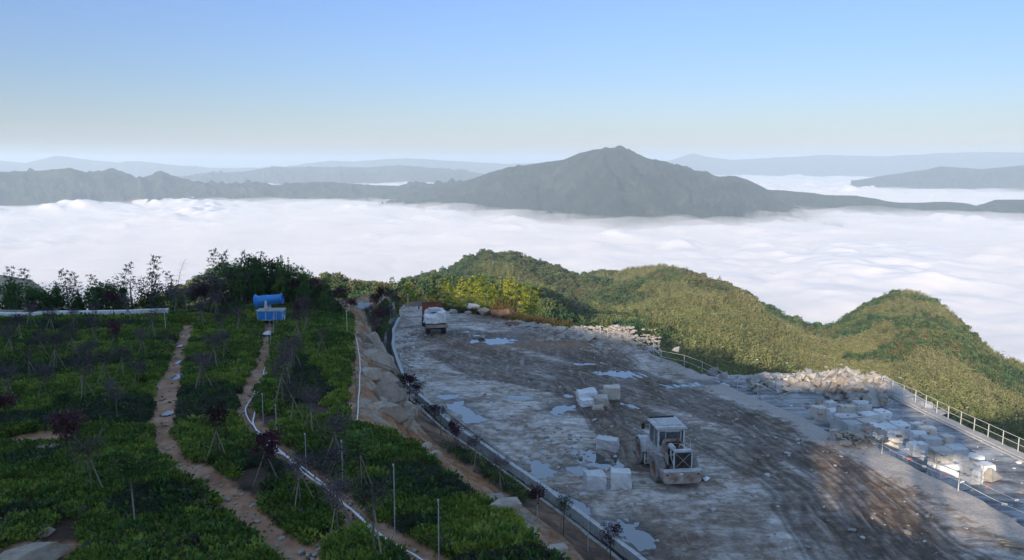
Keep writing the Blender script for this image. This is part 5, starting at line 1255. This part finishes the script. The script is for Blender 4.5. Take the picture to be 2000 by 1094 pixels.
T_MID = [(395, 640, 'twig', 1.1, 3), (469, 655, 'twig', 1.1, 2), (420, 724, 'twig', 1.1, 3), (440, 702, 'twig', .9, 2), (397, 768, 'twig', 1.1, 3), (427, 908, 'purple', .92, 3), (521, 955, 'purple', .98, 2), (588, 992, 'twig', 1.0, 3), (661, 1056, 'twig', 1.0, 2), (435, 668, 'twig', 1, 2)]
T_RIGHT = [(581, 680, 'twig', 1.25, 3), (602, 654, 'twig', 1.2, 2), (574, 725, 'twig', 1.1, 3), (553, 790, 'twig', 1.15, 3), (575, 830, 'twig', 1.0, 2), (609, 852, 'twig', 1.0, 3), (655, 915, 'twig', 1.05, 3), (706, 955, 'green', 1.0, 1), (651, 1012, 'twig', 1.0, 1), (733, 1094, 'twig', 1.15, 1), (562, 758, 'twig', 1.1, 2), (630, 700, 'twig', .95, 2), (590, 640, 'purple', 1.1, 3)]
T_BANK = [(861, 862, 'twig', .95, 2), (891, 893, 'purple', .85, 2), (930, 935, 'twig', .95, 3), (975, 980, 'twig', 1.0, 2), (1050, 1040, 'purple', .85, 1), (1100, 1068, 'green', .95, 2), (1192, 1110, 'purple', .95, 1), (812, 800, 'purple', .9, 1), (800, 790, 'purple', 1.0, 1), (783, 760, 'green', .7, 1), (848, 830, 'purple', .8, 1)]
T_TOP = [(365, 612, 'twig', 1.3, 3), (395, 610, 'purple', 1.3, 3), (432, 604, 'twig', 1.3, 3), (455, 600, 'twig', 1.35, 3), (480, 602, 'twig', 1.3, 2), (505, 598, 'twig', 1.3, 2), (560, 598, 'twig', 1.3, 3), (585, 604, 'purple', 1.3, 2), (610, 600, 'purple', 1.35, 3), (632, 604, 'purple', 1.3, 3), (650, 606, 'purple', 1.2, 3), (668, 604, 'purple', 1.2, 2), (320, 628, 'green', 1.1, 2), (222, 628, 'purple', 1.1, 1), (420, 618, 'twig', 1.2, 3), (540, 600, 'twig', 1.2, 2), (345, 616, 'twig', 1.2, 2), (685, 615, 'purple', 1.1, 1)]
T_END = [(745, 626, 'purple', 1.5, 1), (732, 624, 'purple', 1.2, 1), (758, 630, 'twig', 1.1, 1), (722, 640, 'twig', 1.0, 2), (738, 650, 'purple', 1, 2)]
KN = {'purple': 'dark purple', 'twig': 'grey twiggy', 'green': 'dark green'}
for lst, where, f, zf in [(T_LEFT, 'left of the clay path', PG, gz), (T_MID, 'between clay path and hoses', PG, gz), (T_RIGHT, 'between the hoses and the cliff', PG, gz), (T_BANK, 'on the soil bank by the drain', lambda a, b: P(a, b, .4), bank_z), (T_TOP, 'at the upper garden edge', PG, gz), (T_END, 'on the far bank by the drain bend', lambda a, b: P(a, b, .6), bank_z)]:
    rec = []
    for k, (px, py, kd, s, ns) in enumerate(lst): o, q = young_tree(px, py, kd, s, ns, f, zf, k); rec.append((q.y, o, kd))
    rec.sort(key=lambda r: r[0])
    for k, (_, o, kd) in enumerate(rec): tag(o, '%s young tree, %s one %s' % (KN[kd], ORD[k], where), 'tree', 'young trees planted in the garden')

# ---- evergreen thicket, pines and bamboo on the crest behind the garden
def crown_blob(seed, H, Rr, n, mat, lo, hi, cone=False):
    rq = random.Random(seed); cm = MB(); lob = [(Vector((rq.uniform(-.6, .6) * Rr, rq.uniform(-.6, .6) * Rr, rq.uniform(.3, .88) * H)), rq.uniform(.3, .55) * Rr) for _ in range(10)]
    def leaf(p, d, s, wd):
        w = d.orthogonal().normalized(); cm.add([p, p + d * s * .5 + w * s * wd, p + d * s, p + d * s * .5 - w * s * wd], [(0, 1, 2, 3)])
    if cone:       # pine: whorls of branches, each ending in upright tufts of needles
        tufts = [Vector((0, 0, H))]
        for k in range(7):
            h = .18 + .75 * k / 7 + rq.uniform(-.04, .04)
            for j in range(5):
                a = rq.uniform(0, 6.28); r = Rr * (1.05 - h) * rq.uniform(.5, 1.15); p = Vector((math.cos(a) * r, math.sin(a) * r, H * h + r * .35)); tufts += [p, p * .6 + Vector((0, 0, H * h * .4))]
        for p in tufts:
            for _ in range(n // len(tufts)):
                leaf(p + Vector((rq.gauss(0, .07), rq.gauss(0, .07), rq.gauss(0, .07))), Vector((rq.gauss(0, .45), rq.gauss(0, .45), rq.gauss(.75, .35))).normalized(), rq.uniform(lo, hi), .1)
        return cm.mesh('crown', mat)
    for _ in range(n):
        c, r = rq.choice(lob); p = c + Vector((rq.gauss(0, 1), rq.gauss(0, 1), rq.gauss(0, 1))).normalized() * r * rq.uniform(.4, 1.1); leaf(p, Vector((rq.gauss(0, 1), rq.gauss(0, 1), rq.gauss(.3, 1))).normalized(), rq.uniform(lo, hi), .3)
    return cm.mesh('crown', mat)
TR1 = MB().tube([(0, 0, -.4), (.03, .02, 1.2), (0, 0, 2.2)], [.07, .05, .02], 6).mesh('trunk', MAT['bark'])
PINE = [crown_blob(30 + k, 2.7, 1.0, 1100, MAT['leaf_pine'], .18, .36, True) for k in range(3)]
BUSH = [crown_blob(40 + k, 2.4, 1.3, 1300, MAT[m], .09, .2) for k, m in enumerate(['leaf_pine', 'leaf_mid', 'leaf_pine', 'leaf_twig'])]
def bamboo_top(seed, mat, H=6.0, n=420, bare=.4, lean=.8, leaf=(.14, .30), dens=1.0):
    rq = random.Random(seed); a = rq.uniform(0, 6.28); L_ = [Vector((math.cos(a) * lean * (t ** 2.6) , math.sin(a) * lean * (t ** 2.6), H * (t - .06 * t ** 4))) for t in [k / 10 for k in range(11)]]
    cu = MB(); cu.tube(L_, [.045 * (1 - .85 * k / 10) for k in range(11)], 6); cm = MB()
    for j in range(26):
        t = bare + (1 - bare) * (j + rq.random()) / 26; i = min(9, int(t * 10)); p = L_[i].lerp(L_[i + 1], t * 10 - i); aa = j * 2.4; ln = (1.15 - t) * H * .17 + .18; d = Vector((math.cos(aa), math.sin(aa), .25)).normalized(); e = p + d * ln - Vector((0, 0, ln * .25)); cu.tube([p, p.lerp(e, .5) + Vector((0, 0, ln * .08)), e], [.012, .008, .004], 3, caps=False)
        for _ in range(int(n / 26)):
            q = p.lerp(e, rq.uniform(.2, 1.05)); dd = (d * .8 + Vector((rq.gauss(0, .6), rq.gauss(0, .6), -.25 + rq.gauss(0, .35)))).normalized(); w = dd.cross(Vector((0, 0, 1))).normalized(); s = rq.uniform(*leaf); cm.add([q, q + dd * s * .4 + w * s * .16, q + dd * s, q + dd * s * .4 - w * s * .16], [(0, 1, 2, 3)])
    return cu.mesh('culm', MAT['bark']), cm.mesh('foliage', mat)
def plant(name, meshes, loc, s, rz=0, label=None, cat=None, group=None, names=('trunk', 'crown')):
    o = empty(name, loc, rz, label, cat, group); o.scale = (s, s, s) if not hasattr(s, '__len__') else s
    for n_, m_ in zip(names, meshes): inst(n_, m_, o)
    return o
def crest_pt(px, y):       # ground point in this direction at distance y
    d = ray(px, 560); t_ = y / d.y; x = d.x * t_; return Vector((x, y, gz(x, y)))
# px of each pine, depth, height
PN = [(22, 72, .9), (190, 72, 1.0), (240, 71, .8), (110, 73, .85), (300, 74, .8), (470, 74, .95), (500, 73, 1.05), (515, 75, 1.1), (535, 76, 1.05), (550, 74, 1.0), (566, 75, 1.1), (578, 74, 1.15), (592, 73, 1.0), (606, 74, .9), (620, 73, .75), (636, 72, .85), (648, 71, .7), (660, 70, .6), (60, 71, .8), (150, 73, .8), (90, 74, .8)]
PN.sort(key=lambda q: q[0])
for k, (px, y, s) in enumerate(PN):
    p = crest_pt(px, y); up = 0.0; s = s * 1.05; plant('pine_tree', (TR1, PINE[k % 3]), p + Vector((0, 0, up * 1.2 - .1)), (s, s, s * (1.1 + .3 * (k % 3 == 0))), k, 'small dark pine on the crest behind the garden, %s' % nth(k), 'tree', 'pines on the garden crest')
BS = [(30, 73, 1, 0), (75, 75, .9, 2), (130, 74, 1, 0), (170, 75, 1, 1), (205, 74, 1.0, 2), (255, 74, 1.1, 0), (290, 76, .8, 1), (330, 74, .9, 3), (355, 73, .8, 0), (400, 74, 1.0, 3), (425, 75, 1.15, 1), (450, 76, 1.3, 2), (470, 77, 1.4, 0), (492, 76, 1.5, 1), (512, 77, 1.5, 2), (530, 76, 1.45, 0), (548, 77, 1.4, 1), (565, 76, 1.35, 2), (585, 76, 1.2, 0), (605, 75, 1.0, 2), (625, 74, .9, 0), (645, 72, .8, 3), (100, 73, .9, 1), (225, 73, .9, 1), (5, 74, 1, 2)]
BS.sort(key=lambda q: q[0])
for k, (px, y, s, m) in enumerate(BS):
    p = crest_pt(px, y); s = s * (1.55 if px < 420 else 1.1); plant('evergreen_shrub', (TR1, BUSH[m]), p - Vector((0, 0, .3)), s, k * 1.3, 'bushy %s shrub on the crest behind the garden, %s' % (['dark green', 'mid green', 'dark green', 'greyish'][m], nth(k)), 'shrub', 'shrubs on the garden crest')
# tall bamboo tips standing against the cloud: px, py of tip, depth
BT = [(14, 522, 78), (47, 520, 80), (140, 524, 80), (153, 530, 82), (232, 514, 78), (195, 532, 80), (288, 496, 75), (303, 528, 80), (343, 528, 76), (412, 487, 82), (418, 492, 86), (440, 503, 84), (462, 500, 84), (492, 488, 84), (523, 488, 84), (535, 500, 86), (340, 505, 80), (510, 498, 86)]
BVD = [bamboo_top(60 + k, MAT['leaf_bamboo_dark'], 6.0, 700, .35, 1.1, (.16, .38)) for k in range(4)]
BT.sort(key=lambda q: q[0])
for k, (px, py, y) in enumerate(BT):
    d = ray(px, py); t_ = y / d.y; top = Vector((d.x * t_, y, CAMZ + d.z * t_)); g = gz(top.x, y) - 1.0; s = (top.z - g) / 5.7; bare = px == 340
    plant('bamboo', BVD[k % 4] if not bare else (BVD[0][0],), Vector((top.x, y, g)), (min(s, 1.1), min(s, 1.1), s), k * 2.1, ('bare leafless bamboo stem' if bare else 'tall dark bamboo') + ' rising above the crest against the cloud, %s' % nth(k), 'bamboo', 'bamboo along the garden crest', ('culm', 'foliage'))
# sunlit bamboo grove beyond the truck
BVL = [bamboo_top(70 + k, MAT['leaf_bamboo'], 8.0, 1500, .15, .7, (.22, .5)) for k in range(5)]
BL = []
rg = random.Random(21)
for px, py in [(815, 582), (835, 575), (848, 572), (865, 566), (880, 560), (892, 572), (905, 556), (918, 552), (930, 548), (938, 560), (950, 566), (965, 568), (975, 560), (988, 552), (1000, 562), (1012, 570), (1022, 566), (1036, 568), (1044, 575), (870, 582), (925, 575), (855, 590), (900, 580), (805, 566), (790, 572), (890, 590), (945, 580), (958, 590), (1030, 585)]:
    BL.append((px, py, rg.uniform(98, 112)))
BL.sort(key=lambda q: q[0])
for k, (px, py, y) in enumerate(BL):
    d = ray(px, py); t_ = y / d.y; top = Vector((d.x * t_, y, CAMZ + d.z * t_)); g = -3.0 - (y - 98) * .2; s = (top.z + .9 - g) / 7.6
    kind = BVL[k % 5]; lb = 'sunlit yellow green bamboo'
    plant('bamboo', kind, Vector((top.x, y, g)), (s * 1.15, s * 1.15, s), k * 1.7, '%s in the grove beyond the truck, %s' % (lb, nth(k) if k < 26 else ['fourth', 'third', 'second', 'last'][min(3, k - 25)] + ' toward its right end'), 'bamboo', 'bamboo grove beyond the truck', ('culm', 'foliage'))
# autumn and dark trees inside the grove, grass mound, rocks
TR2 = MB().tube([(0, 0, -1), (.05, 0, 1.5), (.15, .1, 3.0)], [.14, .1, .05], 7).mesh('trunk', MAT['bark'])
AU = [crown_blob(90, 4.2, 1.9, 1300, MAT['leaf_rust'], .12, .28), crown_blob(91, 4.2, 1.9, 1300, MAT['leaf_pine'], .12, .28), crown_blob(92, 4.2, 1.9, 1200, MAT['leaf_mid'], .12, .28)]
for px, py, y, s, m, lb in [(803, 575, 112, .9, 0, 'orange brown autumn tree at the left end of the bamboo grove'), (782, 590, 112, .6, 0, 'small russet tree behind the utility pole'), (972, 572, 104, 1.0, 1, 'dark green tree in the middle of the bamboo grove'), (990, 580, 103, .9, 1, 'dark green tree above the grassy earth mound'), (955, 585, 103, .7, 2, 'mid green tree left of the dark ones in the grove'),
                          (1178, 640, 86, .42, 0, 'rust coloured bush at the start of the white railing'), (1132, 632, 96, .35, 1, 'small conifer like bush behind the rim rubble'), (1148, 634, 96, .33, 2, 'second small green bush behind the rim rubble'), (1112, 632, 97, .4, 0, 'brown leaved bush behind the rim rubble'), (1210, 660, 84, .4, 1, 'dark bush behind the leaning railing posts')]:
    d = ray(px, py); t_ = y / d.y; top = Vector((d.x * t_, y, CAMZ + d.z * t_)); plant('broadleaf_tree', (TR2, AU[m]), top - Vector((0, 0, 4.0 * s)), s, px, lb, 'tree')
GW = leaf_mesh('grass_tuft', MAT['leaf_rust'], 40, lambda r_: ((r_.gauss(0, .2), r_.gauss(0, .2), 0), (r_.gauss(0, .3), r_.gauss(0, .3), 1)), (.25, .6), 5, .12, 1.0, .5)
GG = leaf_mesh('grass_tuft', MAT['leaf_mid'], 40, lambda r_: ((r_.gauss(0, .2), r_.gauss(0, .2), 0), (r_.gauss(0, .3), r_.gauss(0, .3), 1)), (.2, .5), 6, .14, 1.0, .5)
bx0 = P(985, 628); m = rock_mesh('earth_mound', MAT['dry_earth'], 77, .5, .9, 1, 12)
tag(inst('earth_mound', m, None, (bx0.x, bx0.y + 3, .7), (0, 0, .3), (1.7, 1.5, 1.25)), 'earth mound with dark cut face and dry grass on top beside the grove', 'mound')
pts = []
for _ in range(900):
    px = rg.uniform(850, 1110); q = P(px, np.interp(px, [850, 900, 980, 1050, 1110], [606, 613, 622, 634, 642]) - rg.uniform(0, 7)); pts.append((q.x, q.y, rg.uniform(-.4, .15)))
for _ in range(130): a = rg.uniform(0, 6.28); k = rg.random() ** .5; pts.append((bx0.x + 1.4 * k * math.cos(a), bx0.y + 3 + 1.1 * k * math.sin(a), 1.75 - .8 * k * k))
pts = np.array(pts); nn = len(pts)
scatter('rim_grass', [GW, GG, G_PROTO[1]], pts[:, 0], pts[:, 1], pts[:, 2], RS.uniform(.6, 1.5, nn), RS.uniform(0, 6.28, nn), RS.choice([0, 0, 1, 2], nn), label='dry grass and weeds along the far rim of the quarry floor', cat='grass')
for px, py, s, w, lb in [(921, 609, .95, 0, 'white boulder at the foot of the bamboo grove'), (943, 618, .9, 1, 'warm pale boulder right of the white one below the grove'), (912, 621, .5, 1, 'small brownish boulder left of the two pale ones'), (1032, 632, 1.0, 0, 'flat pale slab lying on the far rim'), (882, 618, .6, 0, 'small grey rock at the rim right of the truck')]:
    q = P(px, py + 4); q = q + Vector((0, 1.5 if px < 960 else 0, 0)); tag(inst('boulder', RW[0] if w else RK[3], None, q + Vector((0, 0, .5 if px < 960 else .1)), (0, 0, .6), (s, s * .8, s * (.75 if px < 960 else .25))), lb, 'boulder')
q = P(1000, 634); mb = MB(); mb.lathe([(0, .12), (.5, .10), (.95, .0), (1.05, .08), (1.0, .14), (.5, .22), (0, .25)], 20); tag(mb.build('rusty_dish', MAT['rust'], loc=q), 'rusty round metal dish lying on the far rim beside the pale slab', 'metal dish')

# ---- left edge: kerb, pipe
pts = resample([PG(*p_) for p_ in [(-60, 622), (60, 621), (150, 620), (210, 618), (290, 615), (330, 614)]], 1.5); pts = [Vector((p.x, p.y, GA + GB * p.y - float(sstep(-24, -40, p.x) * sstep(48, 80, p.y)) * 3.0)) for p in pts]
pts = [Vector((p.x, p.y, gz(p.x, p.y))) for p in pts]
tag(sweep([(-.25, -.3), (-.25, .8), (.25, .8), (.25, -.3)], [p - pts[0] for p in pts], .01, 8).build('concrete_kerb', MAT['white_paint'], loc=pts[0]), 'long white concrete kerb along the upper left edge of the garden', 'kerb')
a_, b_ = PG(-60, 611), PG(105, 611); a_.z = gz(a_.x, a_.y) + .55; b_.z = gz(b_.x, b_.y) + .6; tag(MB().tube([(0, 0, 0), b_ - a_], .26, 12).build('large_pipe', MAT['concrete_dirty'], loc=a_, smooth=False), 'thick pale pipe beyond the white kerb at the left edge', 'pipe')

# ---- far end of the floor: pale sheeted wall, signs, pole, brown hut
a_, b_ = P(648, 604, 1.2), P(724, 606, 1.2); a_, b_ = PR(648, 604, 84), PR(724, 606, 86); W = empty('sheeted_wall', a_, 0, 'pale grey sheet covered wall behind the purple trees at the far end', 'wall')
dv = (b_ - a_); n = 5
for k in range(n):
    q0, q1 = dv * (k / n), dv * ((k + .97) / n); mb = MB(); mb.add([q0 + Vector((0, 0, -1.6)), q1 + Vector((0, 0, -1.6)), q1 + Vector((0, 0, .75 + .1 * (k % 2))), q0 + Vector((0, 0, .7)), q0 + Vector((0, .12, -1.6)), q1 + Vector((0, .12, -1.6)), q1 + Vector((0, .12, .75 + .1 * (k % 2))), q0 + Vector((0, .12, .7))], [(0, 1, 2, 3), (7, 6, 5, 4), (0, 3, 7, 4), (1, 5, 6, 2), (3, 2, 6, 7), (0, 4, 5, 1)]); mb.build('sheet', MAT['tarp'], W)
for px, h, m, lb in [(763, 1.7, 'pale_panel', 'weathered sign board on a post at the drain bend, left one'), (769, 1.9, 'white_paint', 'white sign board on a post at the drain bend, right one')]:
    q = P(px, 628); o = empty('sign_board', q, .1, lb, 'sign'); MB().tube([(0, 0, -.1), (0, 0, h)], .035, 6).build('post', MAT['galvanised'], o); mb = MB(); mb.box((0, -.05, h - .1), (.30, .04, .85), jit=.01); mb.build('board', MAT[m] if px == 769 else MAT['mud_wall'], o)
q = PR(797, 603, 97); o = empty('utility_pole', q, 0, 'sunlit wooden utility pole at the far end of the road', 'pole'); MB().tube([(0, 0, -2.0), (0, 0, 1.9)], [.12, .09], 8).build('post', MAT['mud_wall'], o); MB().box((0, 0, 1.6), (.7, .08, .08)).build('crossarm', MAT['bark'], o)
q = PR(812, 604, 99); o = empty('brown_hut', q, .2, 'low hut with brown thatched roof behind the truck', 'hut')
MB().box((0, 0, -.6), (3.0, 2.4, 1.3)).build('wall', MAT['mud_wall'], o)
mb = MB(); mb.add([(-1.9, -1.5, 0), (1.9, -1.5, 0), (1.9, 1.5, 0), (-1.9, 1.5, 0), (-.9, -.3, .9), (.8, -.3, .95), (.8, .4, .9), (-.9, .4, .9), (-1.9, -1.5, -.1), (1.9, -1.5, -.1), (1.9, 1.5, -.1), (-1.9, 1.5, -.1)], [(0, 1, 5, 4), (1, 2, 6, 5), (2, 3, 7, 6), (3, 0, 4, 7), (4, 5, 6, 7), (8, 11, 10, 9), (0, 8, 9, 1), (1, 9, 10, 2), (2, 10, 11, 3), (3, 11, 8, 0)]); mb.build('roof', MAT['roof_tile'], o); MB().box((.3, -1.21, -.7), (.7, .03, 1.0)).build('door', MAT['bark'], o)
# planks at the lower right
for k in range(3):
    q = P(1985 + k * 7, 1066 + k * 5); tag(MB().box((0, 0, .05), (.16, 1.6, .05)).build('plank', MAT['stake_wood'], loc=q + Vector((0, 0, .14)), rz=1.1 + .06 * k), 'sunlit wooden plank on the rim at the lower right, %s' % ['leftmost', 'middle', 'rightmost'][k], 'plank', 'planks on the rim')
# ---- farmhouses on the far slope
def house(px, py, r, w, d, h, rz, lb, roofm):
    q = PR(px, py, r); z = float(hill_z(q.x, q.y)); o = empty('farmhouse', (q.x, q.y, z), rz, lb, 'house', 'farmhouses on the forested slope')
    MB().box((0, 0, h / 2 - 1), (w, d, h + 2)).build('wall', MAT['mud_wall'], o)
    mb = MB(); mb.add([(-w / 2 - .8, -d / 2 - .9, h - .1), (w / 2 + .8, -d / 2 - .9, h - .1), (w / 2 + .8, d / 2 + .9, h - .1), (-w / 2 - .8, d / 2 + .9, h - .1), (-w / 2 - .8, 0, h + d * .3), (w / 2 + .8, 0, h + d * .3)], [(0, 1, 5, 4), (2, 3, 4, 5), (0, 4, 3), (1, 2, 5), (0, 3, 2, 1)]); mb.build('roof', roofm, o)
    for k in range(3): MB().box((-w * .3 + k * w * .3, -d / 2 - .03, h * .55), (.9, .06, 1.1)).build('window', MAT['glass_dark'], o)
    MB().box((w * .15, -d / 2 - .03, 1.0), (1.0, .06, 2.0)).build('door', MAT['bark'], o)
house(1262, 606, 640, 13, 7, 4.5, .1, 'earth walled farmhouse with tiled roof on the far forested slope, right one', MAT['roof_tile']); house(1240, 603, 648, 9, 6, 4.2, -.2, 'smaller farmhouse left of the main one on the far slope', MAT['roof_tile'])
qh = PR(1252, 608, 636); mb = MB(); 
# light patch of cleared soil around the farmhouses
hx2, hy2 = np.meshgrid(np.linspace(qh.x - 14, qh.x + 14, 24), np.linspace(qh.y - 16, qh.y + 12, 24)); o = inst('farmyard', grid_mesh('farmyard', hx2, hy2, hill_z(hx2, hy2) + .25, MAT['mud_wall'])); o['kind'] = 'structure'

# dark shrubs covering the far bank between garden edge and drain bend
for k, (px, py, s, m) in enumerate([(722, 618, .8, 0), (735, 634, .8, 3), (748, 648, .7, 0), (758, 612, .8, 3), (742, 612, .9, 2), (728, 650, .6, 3), (712, 628, .6, 0), (752, 630, .6, 2), (764, 600, .7, 0), (745, 664, .5, 3)]):
    q = P(px, py, 1.6); plant('bank_shrub', (TR1, BUSH[m]), q + Vector((0, 0, -.9)), s, k, 'low %s shrub on the bank by the drain bend, %s' % (['dark', '', 'dark', 'greyish'][m], NTH[k] if k else 'first'), 'shrub', 'shrubs on the far bank')

# ---- conveyor gallery on the hill behind the camera: its legs and deck throw the barred shade on the rim
G0 = Vector((-30, -40, 0)); CG = empty('shade_gallery', G0, 0, 'long grey conveyor gallery on steel legs on the hill above the quarry', 'shade caster')
MB().box((7.5, 0, 27.6), (19, 2.4, 2.9)).build('gallery', MAT['galvanised'], CG)
mb = MB(); mb.prism([(-1.5, 29.1), (1.5, 29.1), (0, 29.9)], -2.2, 17.2, Matrix(((0, 1, 0, 0), (1, 0, 0, 0), (0, 0, 1, 0), (0, 0, 0, 1)))); mb.build('roof', MAT['rust'], CG)
MB().box((19.2, 0, 25.7), (4.2, 3.0, 1.4)).build('deck', MAT['galvanised'], CG)
for x in (-1.5, 3.5, 8.6, 12.6, 16.8, 20.9):
    for y in (-1.0, 1.0): MB().box((x, y, 17), (.45, .3, 19.6 if x < 16.8 else 16.6)).build('leg', MAT['galvanised'], CG)
